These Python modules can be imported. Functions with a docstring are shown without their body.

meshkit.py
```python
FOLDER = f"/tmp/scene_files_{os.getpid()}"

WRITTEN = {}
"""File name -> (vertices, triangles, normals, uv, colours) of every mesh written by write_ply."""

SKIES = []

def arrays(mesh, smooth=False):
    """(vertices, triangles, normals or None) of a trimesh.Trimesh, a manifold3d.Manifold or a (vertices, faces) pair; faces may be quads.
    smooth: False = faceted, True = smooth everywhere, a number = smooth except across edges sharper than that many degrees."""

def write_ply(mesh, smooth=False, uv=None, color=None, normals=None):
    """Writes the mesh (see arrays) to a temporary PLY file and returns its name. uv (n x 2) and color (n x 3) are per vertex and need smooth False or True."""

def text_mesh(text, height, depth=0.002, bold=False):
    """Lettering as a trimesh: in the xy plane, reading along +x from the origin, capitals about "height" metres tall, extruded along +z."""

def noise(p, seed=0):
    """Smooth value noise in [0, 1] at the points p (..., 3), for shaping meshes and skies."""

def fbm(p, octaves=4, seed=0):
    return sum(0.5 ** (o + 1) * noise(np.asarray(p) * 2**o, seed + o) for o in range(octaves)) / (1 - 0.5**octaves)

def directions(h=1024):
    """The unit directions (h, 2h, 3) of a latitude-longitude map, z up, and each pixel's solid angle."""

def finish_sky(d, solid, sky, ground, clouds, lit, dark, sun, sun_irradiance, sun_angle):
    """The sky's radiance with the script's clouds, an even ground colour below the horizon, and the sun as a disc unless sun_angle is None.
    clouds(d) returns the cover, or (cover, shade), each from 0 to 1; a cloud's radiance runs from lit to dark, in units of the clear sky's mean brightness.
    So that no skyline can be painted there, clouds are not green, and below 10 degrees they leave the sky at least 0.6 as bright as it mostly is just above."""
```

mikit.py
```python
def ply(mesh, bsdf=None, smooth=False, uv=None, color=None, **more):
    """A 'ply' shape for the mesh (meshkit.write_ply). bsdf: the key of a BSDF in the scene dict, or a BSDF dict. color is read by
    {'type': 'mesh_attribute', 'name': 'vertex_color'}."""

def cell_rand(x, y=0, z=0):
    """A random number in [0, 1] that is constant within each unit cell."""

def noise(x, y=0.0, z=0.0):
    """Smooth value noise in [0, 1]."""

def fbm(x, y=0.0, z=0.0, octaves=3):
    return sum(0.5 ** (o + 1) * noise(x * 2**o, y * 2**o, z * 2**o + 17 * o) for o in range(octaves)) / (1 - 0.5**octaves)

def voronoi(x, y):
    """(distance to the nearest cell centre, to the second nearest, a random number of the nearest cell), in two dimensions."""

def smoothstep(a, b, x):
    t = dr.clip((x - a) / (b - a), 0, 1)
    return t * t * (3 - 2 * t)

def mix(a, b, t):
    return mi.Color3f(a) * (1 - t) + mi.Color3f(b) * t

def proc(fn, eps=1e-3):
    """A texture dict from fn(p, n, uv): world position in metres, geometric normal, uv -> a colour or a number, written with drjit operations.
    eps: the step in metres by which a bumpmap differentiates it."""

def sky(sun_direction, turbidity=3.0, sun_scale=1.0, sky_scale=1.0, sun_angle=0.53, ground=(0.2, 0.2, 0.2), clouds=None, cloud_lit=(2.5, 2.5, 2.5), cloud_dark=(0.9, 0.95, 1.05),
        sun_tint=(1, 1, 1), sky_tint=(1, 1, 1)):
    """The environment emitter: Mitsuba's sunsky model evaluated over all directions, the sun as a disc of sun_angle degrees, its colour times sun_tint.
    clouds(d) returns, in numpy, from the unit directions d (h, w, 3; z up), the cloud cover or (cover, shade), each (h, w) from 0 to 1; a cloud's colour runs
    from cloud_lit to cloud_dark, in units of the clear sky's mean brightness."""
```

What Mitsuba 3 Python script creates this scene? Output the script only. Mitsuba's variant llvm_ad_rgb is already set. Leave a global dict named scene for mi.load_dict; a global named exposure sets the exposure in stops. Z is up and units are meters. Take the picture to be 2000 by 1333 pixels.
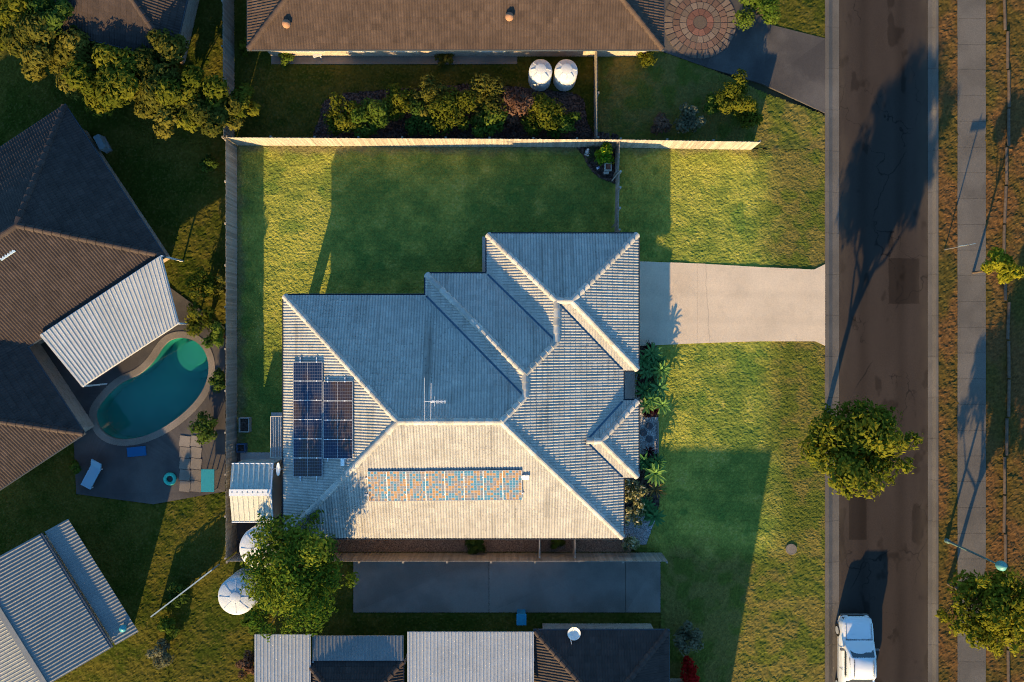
import math
import numpy as np
import trimesh
import shapely
import shapely.geometry as sg
import drjit as dr
import mitsuba as mi
import mikit
import meshkit
from mikit import proc, noise, fbm, voronoi, cell_rand, smoothstep, mix

T = mi.ScalarTransform4f
scene, labels = {}, {}

# ------------------------------------------------------------------ camera, sky, exposure
H = 46.5                      # drone height above the lawn, metres
K = 33.5                      # survey units (pixels of the 2000 px photograph) per metre on the ground
FOV = 2 * math.degrees(math.atan(1000 / (H * K)))
scene['camera'] = {'type': 'perspective', 'fov': FOV, 'fov_axis': 'x', 'near_clip': 0.5, 'far_clip': 2000.0,
                   'to_world': T().look_at(origin=[0, 0, H], target=[0, 0, 0], up=[0, 1, 0])}
SUN = np.array([-0.87, -3.2, 1.0]); SUN /= np.linalg.norm(SUN)
scene['sky'] = mikit.sky(SUN.tolist(), turbidity=3.0, sun_scale=1.25, sky_scale=1.12, sun_tint=(1.03, 1.0, 0.86), sky_tint=(0.60, 1.05, 1.43))
exposure = 2.85


# ------------------------------------------------------------------ helpers
def P(px, py, h=0.0):
    """Plan position in metres of a survey point seen at height h."""
    s = (H - h) / H / K
    return np.array([(px - 1000) * s, (666.5 - py) * s])


def PZ(px, py, h=0.0, z=None):
    q = P(px, py, h)
    return np.array([q[0], q[1], h if z is None else z])


def poly(pts, h=0.0):
    return sg.Polygon([P(x, y, h) for x, y in pts])


def newkey(name):
    if name not in scene and name not in labels:
        return name
    i = 1
    while f'{name}_{i:03d}' in scene or f'{name}_{i:03d}' in labels:
        i += 1
    return f'{name}_{i:03d}'


counter = {}


def partkey(parent, name):
    base = f'{parent}__{name}'
    n = counter.get(base, 0)
    counter[base] = n + 1
    return base if n == 0 else f'{base}_{n:03d}'


def thing(name, label, cat, group=None):
    k = newkey(name)
    labels[k] = {'label': label, 'category': cat}
    if group:
        labels[k]['group'] = group
    return k


def put(key, mesh, bsdf, smooth=False, uv=None, color=None, **kw):
    if color is not None:
        color = np.asarray(color, float)
        if color.ndim == 1:
            color = np.tile(color, (len(mesh.vertices), 1))
    scene[key] = mikit.ply(mesh, bsdf, smooth, uv=uv, color=color, **kw)
    return key


def part(parent, name, mesh, bsdf, smooth=False, uv=None, color=None, label=None, kind=None, **kw):
    k = partkey(parent, name)
    put(k, mesh, bsdf, smooth, uv, color, **kw)
    if label or kind:
        labels[k] = {}
        if label: labels[k]['label'] = label
        if kind: labels[k]['kind'] = kind
    return k


def solid(name, label, cat, mesh, bsdf, smooth=False, group=None, kind=None, **kw):
    k = thing(name, label, cat, group)
    if kind: labels[k]['kind'] = kind
    put(k, mesh, bsdf, smooth, **kw)
    return k


def struct(name, label, cat, mesh, bsdf, smooth=False, **kw):
    return solid(name, label, cat, mesh, bsdf, smooth, kind='structure', **kw)


def M(v, f):
    return trimesh.Trimesh(np.asarray(v, float), np.asarray(f, int), process=False)


def cat(ms):
    vs, fs, n = [], [], 0
    for m in ms:
        vs.append(np.asarray(m.vertices)); fs.append(np.asarray(m.faces) + n); n += len(m.vertices)
    return M(np.vstack(vs), np.vstack(fs))


def box(cx, cy, cz, sx, sy, sz, rz=0.0):
    m = trimesh.creation.box([sx, sy, sz])
    if rz:
        m.apply_transform(trimesh.transformations.rotation_matrix(rz, [0, 0, 1]))
    m.apply_translation([cx, cy, cz])
    return m


def prism(pg, z0, z1):
    ms = []
    for g in getattr(pg, 'geoms', [pg]):
        if g.geom_type == 'Polygon' and g.area > 1e-5:
            m = trimesh.creation.extrude_polygon(g, z1 - z0, engine='earcut')
            m.apply_translation([0, 0, z0])
            ms.append(m)
    return cat(ms)


def bar(a, b, w, h=None):
    """Rectangular bar from a to b, w wide, h high."""
    h = h or w
    a, b = np.asarray(a, float), np.asarray(b, float)
    L = np.linalg.norm(b - a); d = (b - a) / L
    s = np.cross(d, [0, 0, 1.0]) if abs(d[2]) < 0.95 else np.array([1.0, 0, 0])
    s /= np.linalg.norm(s); u = np.cross(s, d)
    m = trimesh.creation.box([1, 1, 1])
    v = np.asarray(m.vertices)
    return M((a + b) / 2 + v[:, :1] * s * w + v[:, 1:2] * d * L + v[:, 2:] * u * h, m.faces)


def tube(pts, r, sides=8):
    p = np.asarray(pts, float)
    r = np.broadcast_to(np.asarray(r, float), (len(p),))
    t = np.gradient(p, axis=0); t /= np.linalg.norm(t, axis=1, keepdims=True) + 1e-12
    ref = np.where(np.abs(t[:, 2:]) < 0.9, [[0, 0, 1.0]], [[1.0, 0, 0]])
    a = np.cross(t, ref); a /= np.linalg.norm(a, axis=1, keepdims=True) + 1e-12
    b = np.cross(t, a)
    an = np.arange(sides) * 2 * np.pi / sides
    v = p[:, None] + r[:, None, None] * (np.cos(an)[None, :, None] * a[:, None] + np.sin(an)[None, :, None] * b[:, None])
    n = len(p); f = []
    for i in range(n - 1):
        for j in range(sides):
            k = (j + 1) % sides
            f += [[i * sides + j, i * sides + k, (i + 1) * sides + k], [i * sides + j, (i + 1) * sides + k, (i + 1) * sides + j]]
    V = np.vstack([v.reshape(-1, 3), p[:1], p[-1:]])
    for j in range(sides):
        k = (j + 1) % sides
        f += [[n * sides, k, j], [n * sides + 1, (n - 1) * sides + j, (n - 1) * sides + k]]
    return M(V, f)


def lathe(profile, sides=40, at=(0, 0, 0)):
    """profile: list of (r, z) from bottom to top."""
    pr = np.asarray(profile, float)
    an = np.arange(sides) * 2 * np.pi / sides
    v = np.stack([pr[:, :1] * np.cos(an), pr[:, :1] * np.sin(an), np.repeat(pr[:, 1:], sides, 1)], -1).reshape(-1, 3)
    f = []
    for i in range(len(pr) - 1):
        for j in range(sides):
            k = (j + 1) % sides
            f += [[i * sides + j, i * sides + k, (i + 1) * sides + k], [i * sides + j, (i + 1) * sides + k, (i + 1) * sides + j]]
    return M(v + np.asarray(at, float), f)


def quads(v4):
    """(n,4,3) -> mesh"""
    v4 = np.asarray(v4, float); n = len(v4); i = np.arange(n)[:, None] * 4
    return M(v4.reshape(-1, 3), np.vstack([i + [0, 1, 2], i + [0, 2, 3]]))


# ------------------------------------------------------------------ materials
def diffuse(name, fn):
    scene[name] = {'type': 'twosided', 'bsdf': {'type': 'diffuse', 'reflectance': proc(fn) if callable(fn) else {'type': 'rgb', 'value': list(fn)}}}


def princ(name, base, rough=0.6, spec=0.4, metallic=0.0, bump=None, eps=0.004, **kw):
    b = {'type': 'principled', 'base_color': proc(base) if callable(base) else (base if isinstance(base, dict) else {'type': 'rgb', 'value': list(base)}),
         'roughness': rough, 'specular': spec, 'metallic': metallic, **kw}
    if bump:
        b = {'type': 'bumpmap', 'arbitrary': proc(bump[0], eps=eps), 'scale': bump[1], 'bsdf': b}
    scene[name] = {'type': 'twosided', 'bsdf': b}


def rgb(*c):
    return mi.Color3f(*c)


ATTR = {'type': 'mesh_attribute', 'name': 'vertex_color'}
scene['leafage'] = {'type': 'principledthin', 'base_color': ATTR, 'roughness': 0.55, 'diff_trans': 0.55, 'spec_trans': 0.0, 'eta': 1.3}
princ('paint', ATTR, 0.45, 0.4)
princ('matte_paint', ATTR, 0.85, 0.2)
princ('metal_coat', ATTR, 0.35, 0.5)


# ---- roof tiles of the main house: pale weathered concrete
def f_tile(p, n, uv):
    t = fbm(p.x * 1.7, p.y * 1.7, p.z * 1.7, 3)
    fine = fbm(p.x * 16, p.y * 16, p.z * 16, 2)
    c = mix((0.41, 0.385, 0.345), (0.51, 0.48, 0.43), uv.x)
    c = c * (0.78 + 0.30 * t) * (0.86 + 0.28 * fine) * (0.74 + 0.32 * uv.y)   # painted shade in the pans deepens the contrast of the rolls
    # lichen and run-off streaks that follow the fall of the roof (towards the back yard and the side path)
    facey = dr.abs(n.y) > 0.2
    st = smoothstep(0.50, 0.85, fbm(p.x * 5.5, p.y * 0.22, 3.0, 3)) * smoothstep(0.3, 0.7, fbm(p.x * 0.5, p.y * 0.7, 9.0, 2))
    stx = smoothstep(0.55, 0.9, fbm(p.x * 0.3, p.y * 5.5, 5.0, 3)) * smoothstep(0.35, 0.7, fbm(p.x * 0.7, p.y * 0.5, 2.0, 2))
    st = dr.select(facey, st, stx)
    # run-off stain below the aerial
    ax = smoothstep(0.65, 0.1, dr.abs(p.x + 4.35)) * smoothstep(3.0, 0.8, dr.abs(p.y + 1.0)) * dr.select(n.y > 0.2, 1.0, 0.0)
    ax = ax * smoothstep(0.25, 0.6, fbm(p.x * 9, p.y * 0.3, 1.0, 2))
    v1, v2, vr = voronoi(p.x * 5.0, p.y * 5.0)
    spot = smoothstep(0.30, 0.10, v1) * smoothstep(0.72, 0.8, vr) * smoothstep(0.4, 0.65, fbm(p.x * 0.6, p.y * 0.6, 1.0, 2))
    d = dr.clip(0.42 * st + 0.62 * ax + 0.45 * spot, 0, 0.8)
    return mix(c, (0.13, 0.12, 0.105), d)


princ('roof_tile', f_tile, 0.8, 0.12)
princ('cap_tile', lambda p, n, uv: mix((0.37, 0.35, 0.315), (0.53, 0.50, 0.45), uv.x) * (0.75 + 0.35 * fbm(p.x * 6, p.y * 6, p.z * 6, 3)), 0.75, 0.25)


def f_brown_tile(p, n, uv):
    return mix((0.066, 0.044, 0.034), (0.095, 0.064, 0.049), uv.x) * (0.65 + 0.55 * fbm(p.x * 2.5, p.y * 2.5, p.z * 2.5, 3))


princ('brown_tile', f_brown_tile, 0.8, 0.2)
princ('dark_tile', lambda p, n, uv: mix((0.042, 0.031, 0.028), (0.062, 0.045, 0.04), uv.x) * (0.65 + 0.55 * fbm(p.x * 2.5, p.y * 2.5, p.z * 2.5, 3)), 0.8, 0.2)
princ('zinc', (0.10, 0.16, 0.22), 0.5, 0.5, 0.2)
princ('gutter_metal', (0.05, 0.06, 0.075), 0.4, 0.5)


def f_brick(p, n, uv):
    u = dr.select(dr.abs(n.x) > 0.5, p.y, p.x)
    row = dr.floor(p.z / 0.086)
    a = u / 0.24 + 0.5 * (row - 2 * dr.floor(row / 2))
    j = smoothstep(0.0, 0.05, dr.minimum(a - dr.floor(a), 1 - (a - dr.floor(a)))) * smoothstep(0.0, 0.12, dr.minimum(p.z / 0.086 - row, 1 - (p.z / 0.086 - row)))
    return mix((0.42, 0.39, 0.35), mix((0.33, 0.25, 0.19), (0.45, 0.36, 0.28), cell_rand(a, row)), j)


diffuse('brick', f_brick)
princ('window_glass', (0.03, 0.04, 0.05), 0.05, 0.8)


# ---- ground materials
def f_lawn(p, n, uv):
    big = fbm(p.x * 0.23, p.y * 0.23, 4.0, 3)
    mid = fbm(p.x * 1.3, p.y * 1.3, 8.0, 3)
    fine = fbm(p.x * 11, p.y * 11, 1.0, 2)
    blade = noise(p.x * 38, p.y * 38, 0.0)
    c = mix((0.128, 0.172, 0.034), (0.30, 0.298, 0.054), smoothstep(0.3, 0.7, 0.55 * big + 0.45 * mid))
    c = mix(c, (0.36, 0.28, 0.09), smoothstep(0.60, 0.80, 0.5 * mid + 0.5 * fine) * 0.4)
    clover = smoothstep(0.66, 0.74, fbm(p.x * 0.9, p.y * 0.9, 31.0, 3))
    c = mix(c, (0.07, 0.15, 0.03), clover * 0.5)
    stripe = p.y / 0.56 + 0.25 * noise(p.x * 0.3, p.y * 0.1)
    stripe = stripe - dr.floor(stripe)
    c = c * (1.0 - 0.10 * smoothstep(0.12, 0.0, dr.abs(stripe - 0.5)))
    # worn earth along the boundary fences
    edge = dr.minimum(dr.abs(p.y - 11.3), dr.abs(p.x + 15.95))
    bare = smoothstep(0.75, 0.1, edge + 0.7 * fbm(p.x * 1.6, p.y * 1.6, 5.0, 3) - 0.2)
    c = mix(c, (0.17, 0.125, 0.075), bare * 0.7)
    # painted dimming: lawn colour darkened towards the street and beyond the boundaries
    dry = smoothstep(13.9, 16.4, p.x + 1.8 * (fbm(p.x * 0.55, p.y * 0.55, 12.0, 3) - 0.5))
    wob = 1.6 * (fbm(p.x * 0.7, p.y * 0.7, 21.0, 3) - 0.5)
    dry = dr.maximum(dry, smoothstep(-11.3, -12.9, p.y + wob))
    dry = dr.maximum(dry, smoothstep(10.0, 11.2, p.y + wob) * smoothstep(13.0, 14.5, p.x + wob))
    dry = dr.maximum(dry, smoothstep(11.25, 11.9, p.y))
    c = mix(c, mix((0.075, 0.088, 0.016), (0.13, 0.10, 0.03), smoothstep(0.35, 0.65, mid)), dry * 0.85)  # the dry weight blends in the darker tone of the painted dimming
    return c * (0.6 + 0.45 * fine + 0.35 * blade)


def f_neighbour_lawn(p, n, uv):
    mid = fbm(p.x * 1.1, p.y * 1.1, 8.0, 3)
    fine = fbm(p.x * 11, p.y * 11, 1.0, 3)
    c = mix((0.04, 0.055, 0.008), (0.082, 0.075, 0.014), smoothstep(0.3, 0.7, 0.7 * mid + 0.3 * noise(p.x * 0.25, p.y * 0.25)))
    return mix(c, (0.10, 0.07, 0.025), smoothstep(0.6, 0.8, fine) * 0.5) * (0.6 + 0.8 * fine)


def f_straw(p, n, uv):
    mid = fbm(p.x * 0.8, p.y * 0.5, 8.0, 3)
    fine = fbm(p.x * 10, p.y * 10, 1.0, 3)
    c = mix((0.088, 0.062, 0.018), (0.125, 0.066, 0.026), smoothstep(0.35, 0.65, mid))
    c = mix(c, (0.06, 0.066, 0.016), smoothstep(0.55, 0.75, fbm(p.x * 0.5, p.y * 0.25, 3.0, 2)) * 0.35)
    return c * (0.55 + 0.8 * fine)


diffuse('lawn_grass', f_lawn)
diffuse('neighbour_grass', f_neighbour_lawn)
diffuse('straw_grass', f_straw)
diffuse('soil', lambda p, n, uv: mix((0.05, 0.055, 0.02), (0.10, 0.08, 0.045), fbm(p.x * 0.7, p.y * 0.7, 2.0, 4)))
diffuse('mulch', lambda p, n, uv: mix((0.035, 0.026, 0.022), (0.13, 0.095, 0.08), smoothstep(0.3, 0.8, fbm(p.x * 14, p.y * 14, p.z * 5, 3))))


def f_drive(p, n, uv):
    g = cell_rand(p.x * 55, p.y * 55)
    s = fbm(p.x * 0.6, p.y * 0.6, 1.0, 4)
    c = mix((0.55, 0.44, 0.325), (0.66, 0.54, 0.41), g) * (0.86 + 0.24 * s)
    tyre = smoothstep(0.34, 0.05, dr.abs(dr.abs(p.y - 2.25 + 0.02 * p.x) - 0.78)) * (0.4 + 0.6 * noise(p.x * 0.8, p.y * 2.0))
    oil = smoothstep(0.62, 0.75, fbm(p.x * 1.9, p.y * 1.9, 22.0, 3))
    c = c * (1 - 0.06 * tyre - 0.045 * oil)
    crack = smoothstep(0.045, 0.0, dr.abs(p.x - 11.45 - 0.12 * fbm(p.y * 1.2, 3.0, 0.0, 3) + 0.05 * p.y)) * 0.22
    return c * (1 - crack)


def concrete(c0, c1, k=0.7):
    def f(p, n, uv):
        g = fbm(p.x * 30, p.y * 30, p.z * 30, 2)
        s = fbm(p.x * k, p.y * k, 7.0, 4)
        return mix(c0, c1, smoothstep(0.25, 0.75, s) * 0.7 + 0.3 * uv.x) * (0.8 + 0.4 * g)
    return f


diffuse('driveway_aggregate', f_drive)
diffuse('pale_concrete', concrete((0.10, 0.09, 0.08), (0.145, 0.13, 0.115)))
diffuse('grey_concrete', concrete((0.155, 0.135, 0.115), (0.25, 0.215, 0.185)))
diffuse('porch_concrete', concrete((0.46, 0.39, 0.345), (0.56, 0.48, 0.43)))
diffuse('dark_paving', concrete((0.06, 0.055, 0.055), (0.11, 0.10, 0.095)))


def f_asphalt(p, n, uv):
    g = cell_rand(p.x * 60, p.y * 60)
    wheel = smoothstep(0.55, 0.0, dr.abs(dr.abs(p.x - 21.6) - 1.1)) * 0.2
    s = fbm(p.x * 1.0, p.y * 0.25, 3.0, 4)
    c = mix((0.032, 0.025, 0.022), (0.059, 0.047, 0.041), 0.45 * g + 0.55 * s) * (1.0 - wheel)
    px, py = p.x - 22.9, p.y - 3.5
    patch = smoothstep(0.03, 0.0, dr.abs(px) - 0.85 - 0.06 * noise(p.y * 2)) * smoothstep(0.03, 0.0, dr.abs(py) - 1.3 - 0.06 * noise(p.x * 2))
    patch2 = smoothstep(0.03, 0.0, dr.abs(p.x - 20.2) - 0.5) * smoothstep(0.03, 0.0, dr.abs(p.y + 9.5) - 2.1)
    c = mix(c, c * 0.62, dr.maximum(patch, patch2))
    w = 0.5 * fbm(p.x * 1.3, p.y * 1.3, 4.0, 3)
    d, e, r = voronoi(p.x * 0.38 + w, p.y * 0.2 + w)
    crack = smoothstep(0.02, 0.004, e - d) * smoothstep(0.45, 0.6, noise(p.x * 0.5, p.y * 0.3, 6.0))
    c = mix(c, (0.012, 0.011, 0.011), crack * 0.75)
    oil = smoothstep(0.66, 0.78, fbm(p.x * 1.4, p.y * 0.8, 44.0, 3))
    dust = smoothstep(0.9, 0.0, dr.minimum(dr.abs(p.x - 19.1), dr.abs(p.x - 24.3))) * 0.5 * fbm(p.x * 3, p.y * 0.8, 2.0, 3)
    return mix(c * (1 - 0.35 * oil), (0.10, 0.08, 0.06), dust)


diffuse('asphalt', f_asphalt)


def f_gravel(p, n, uv):
    d, e, r = voronoi(p.x * 22, p.y * 22)
    return mix((0.22, 0.21, 0.20), (0.62, 0.60, 0.57), r) * (0.35 + 0.65 * smoothstep(0.0, 0.25, e - d))


diffuse('white_gravel', f_gravel)


def f_brown_gravel(p, n, uv):
    d, e, r = voronoi(p.x * 22, p.y * 22)
    return mix((0.15, 0.10, 0.07), (0.38, 0.28, 0.20), r) * (0.35 + 0.65 * smoothstep(0.0, 0.25, e - d))


diffuse('brown_gravel', f_brown_gravel)
diffuse('weathered_timber', lambda p, n, uv: mix((0.24, 0.21, 0.175), (0.44, 0.39, 0.33), uv.x) * (0.7 + 0.5 * fbm(p.x * 30, p.y * 30, p.z * 1.2, 3)))
diffuse('bark', lambda p, n, uv: mix((0.07, 0.05, 0.038), (0.17, 0.13, 0.10), fbm(p.x * 9, p.y * 9, p.z * 2, 3)))


# ---- photovoltaic cells: dark silicon with fine silver fingers
def f_poly_cells(p, n, uv):
    a, b = uv.x * 6, uv.y * 12
    fa, fb = a - dr.floor(a), b - dr.floor(b)
    gx = smoothstep(0.085, 0.03, dr.minimum(fa, 1 - fa)); gy = smoothstep(0.07, 0.025, dr.minimum(fb, 1 - fb))
    q = fa * 3; q = dr.abs(q - dr.floor(q) - 0.5)
    r = cell_rand(a, b, dr.floor(p.x / 1.127 + 0.31))
    c = mix((0.035, 0.16, 0.27), (0.14, 0.145, 0.165), smoothstep(0.28, 0.40, r))
    c = mix(c, (0.30, 0.165, 0.06), smoothstep(0.62, 0.74, r))
    c = mix(c, (0.30, 0.30, 0.32), 0.25 * smoothstep(0.14, 0.05, q))
    return mix(c, (0.44, 0.44, 0.46), dr.maximum(gx * 0.8, gy * 0.6))


princ('blue_cells', f_poly_cells, 0.16, 0.4)


def f_mono(p, n, uv):
    a, b = uv.x * 12, uv.y * 6
    fa, fb = a - dr.floor(a), b - dr.floor(b)
    gx = smoothstep(0.09, 0.03, dr.minimum(fa, 1 - fa)); gy = smoothstep(0.055, 0.02, dr.minimum(fb, 1 - fb))
    t = smoothstep(0.35, 0.65, fbm(p.x * 0.9, p.y * 0.8, 17.0, 2))
    c = mix((0.008, 0.018, 0.055), (0.05, 0.03, 0.022), t * (0.6 + 0.4 * cell_rand(a, b)))
    return mix(c, (0.20, 0.21, 0.25), dr.maximum(gx * 0.35, gy * 0.75))


princ('mono_cells', f_mono, 0.12, 0.3)
scene['water'] = {'type': 'thindielectric', 'int_ior': 1.33}
diffuse('pool_shell', lambda p, n, uv: mix((0.01, 0.19, 0.15), (0.03, 0.30, 0.22), fbm(p.x * 0.6, p.y * 0.6, p.z, 3)))


# ------------------------------------------------------------------ terrain sheets
def terrain(pg, z0, amps, cell, seed=0):
    """Grid sheet over the polygon, uneven with several sizes of tussock."""
    x0, y0, x1, y1 = pg.bounds
    nx, ny = int((x1 - x0) / cell) + 2, int((y1 - y0) / cell) + 2
    xs, ys = x0 + np.arange(nx) * cell, y0 + np.arange(ny) * cell
    X, Y = np.meshgrid(xs, ys, indexing='ij')
    rng = np.random.default_rng(seed + 5)
    X = X + rng.uniform(-0.3, 0.3, X.shape) * cell; Y = Y + rng.uniform(-0.3, 0.3, Y.shape) * cell
    Q = np.stack([X, Y, 0 * X], -1)
    Z = z0 + 0 * X
    for (a, s) in amps:
        Z = Z + a * (meshkit.noise(Q / s, seed + int(s * 100)) - 0.5)
    if z0 > -0.05: Z = Z + rng.normal(0, amps[-1][0] * 0.22, Z.shape)
    cx = (X[:-1, :-1] + X[1:, 1:]) / 2; cy = (Y[:-1, :-1] + Y[1:, 1:]) / 2
    inside = shapely.contains_xy(pg, cx, cy)
    i, j = np.nonzero(inside)
    a = i * ny + j
    f = np.vstack([np.stack([a, a + ny, a + ny + 1], 1), np.stack([a, a + ny + 1, a + 1], 1)])
    used = np.unique(f)
    re = np.full(nx * ny, -1); re[used] = np.arange(len(used))
    return M(np.stack([X, Y, Z], -1).reshape(-1, 3)[used], re[f])


TUFT = [(0.05, 1.6), (0.02, 0.45), (0.045, 0.17)]
MOWN = [(0.05, 2.2), (0.012, 0.5), (0.02, 0.2), (0.036, 0.1)]

# pool outline is needed for the hole in the ground
pool_px = [(196, 790), (188, 815), (200, 842), (235, 858), (288, 850), (340, 822), (385, 780), (407, 733), (402, 690), (375, 664), (338, 663), (316, 682), (298, 708), (268, 734), (232, 752)]


def smooth_poly(pts, h=0.0, n=60, grow=0.0):
    q = np.array([P(x, y, h) for x, y in pts]); q = np.vstack([q, q[:1]])
    t = np.arange(len(q)); from_ = np.linspace(0, len(q) - 1, n, endpoint=False)
    from scipy.interpolate import CubicSpline
    return sg.Polygon(CubicSpline(t, q, bc_type='periodic')(from_)).buffer(grow)


pool_pg = smooth_poly(pool_px)
g = sg.box(-300, -300, 300, 300).difference(pool_pg)
gv, gf = trimesh.creation.triangulate_polygon(g, engine='earcut')
struct('ground', 'bare earth and rough grass ground under the whole neighbourhood', 'ground', M(np.c_[gv, np.full(len(gv), -0.2)], gf), 'soil')

house_px = [(600, 620), (860, 620), (860, 575), (985, 575), (985, 500), (1215, 500), (1215, 1010), (600, 1010)]
house_hole = poly(house_px)
back = poly([(463, 283), (1206, 289), (1206, 600), (1000, 700), (620, 800), (590, 884), (463, 884)]).difference(house_hole)
bed_px = [(1132, 280), (1140, 300), (1148, 318), (1160, 337), (1178, 348), (1198, 352), (1206, 350), (1206, 280)]
back_bed = smooth_poly([(1130, 270), (1140, 306), (1156, 334), (1184, 350), (1212, 350), (1215, 270)])
struct('back_lawn', 'green mown back lawn half in the shadow of the tiled house', 'lawn', terrain(back.difference(back_bed), 0.0, MOWN, 0.05, 1), 'lawn_grass')
drive_px = [(1244, 511), (1360, 515), (1480, 522), (1590, 527), (1612, 516), (1612, 676), (1592, 667), (1480, 667), (1360, 671), (1250, 676)]
drive_pg = poly(drive_px)
front_n = poly([(1206, 289), (1470, 292), (1612, 292), (1612, 540), (1480, 530), (1240, 520), (1206, 520)])
front_s = poly([(1240, 665), (1480, 660), (1612, 655), (1612, 1096), (1240, 1096)])
struct('front_lawn', 'yellow green front lawn above the beige driveway', 'lawn', terrain(front_n.difference(drive_pg.buffer(-0.06)), 0.0, MOWN, 0.05, 2), 'lawn_grass')
struct('front_lawn', 'front lawn below the driveway with the neighbouring roof shadow across it', 'lawn', terrain(front_s.difference(drive_pg.buffer(-0.06)), 0.0, MOWN, 0.05, 3), 'lawn_grass')

# driveway: two pours with a saw-cut joint
dk = thing('driveway', 'pale beige exposed aggregate concrete driveway running to the road', 'driveway'); labels[dk]['kind'] = 'structure'
cut = 1362
for lo, hi in ((1230, cut - 0.12), (cut + 0.12, 1640)):
    pg = drive_pg.intersection(sg.box(P(lo, 0)[0], -20, P(hi, 0)[0], 20))
    part(dk, 'slab', prism(pg, -0.1, 0.045), 'driveway_aggregate')

# road, kerbs, verge, footpath
struct('road', 'dark grey brown asphalt street along the right side', 'road', prism(sg.box(P(1636, 0)[0], -120, P(1818, 0)[0], 120), -0.3, -0.10), 'asphalt')


def kerb(x0, x1, y0, y1, flip, label):
    k = thing('kerb', label, 'kerb'); labels[k]['kind'] = 'structure'
    xa, xb = P(x0, 0)[0], P(x1, 0)[0]
    prof = [(xa, -0.25), (xa, 0.05), (xa + 0.25 * (xb - xa), 0.05), (xa + 0.55 * (xb - xa), -0.07), (xb, -0.088), (xb, -0.25)]
    if flip:
        prof = [(xa + xb - x, z) for x, z in prof]
    y = y0
    rng = np.random.default_rng(3)
    while y < y1:
        e = min(y + 2.4, y1) - 0.012
        v = np.array([[x, yy, z] for yy in (y, e) for x, z in prof]); n = len(prof)
        f = []
        for i in range(n - 1):
            f += [[i, i + 1, n + i + 1], [i, n + i + 1, n + i]]
        f += [[0, 1, 2], [0, 2, 3], [0, 3, 4], [0, 4, 5], [n, n + 2, n + 1], [n, n + 3, n + 2], [n, n + 4, n + 3], [n, n + 5, n + 4]]
        m = M(v, f)
        part(k, 'kerb_stone', m, 'pale_concrete', uv=np.full((len(v), 2), rng.random()))
        y += 2.4


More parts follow.
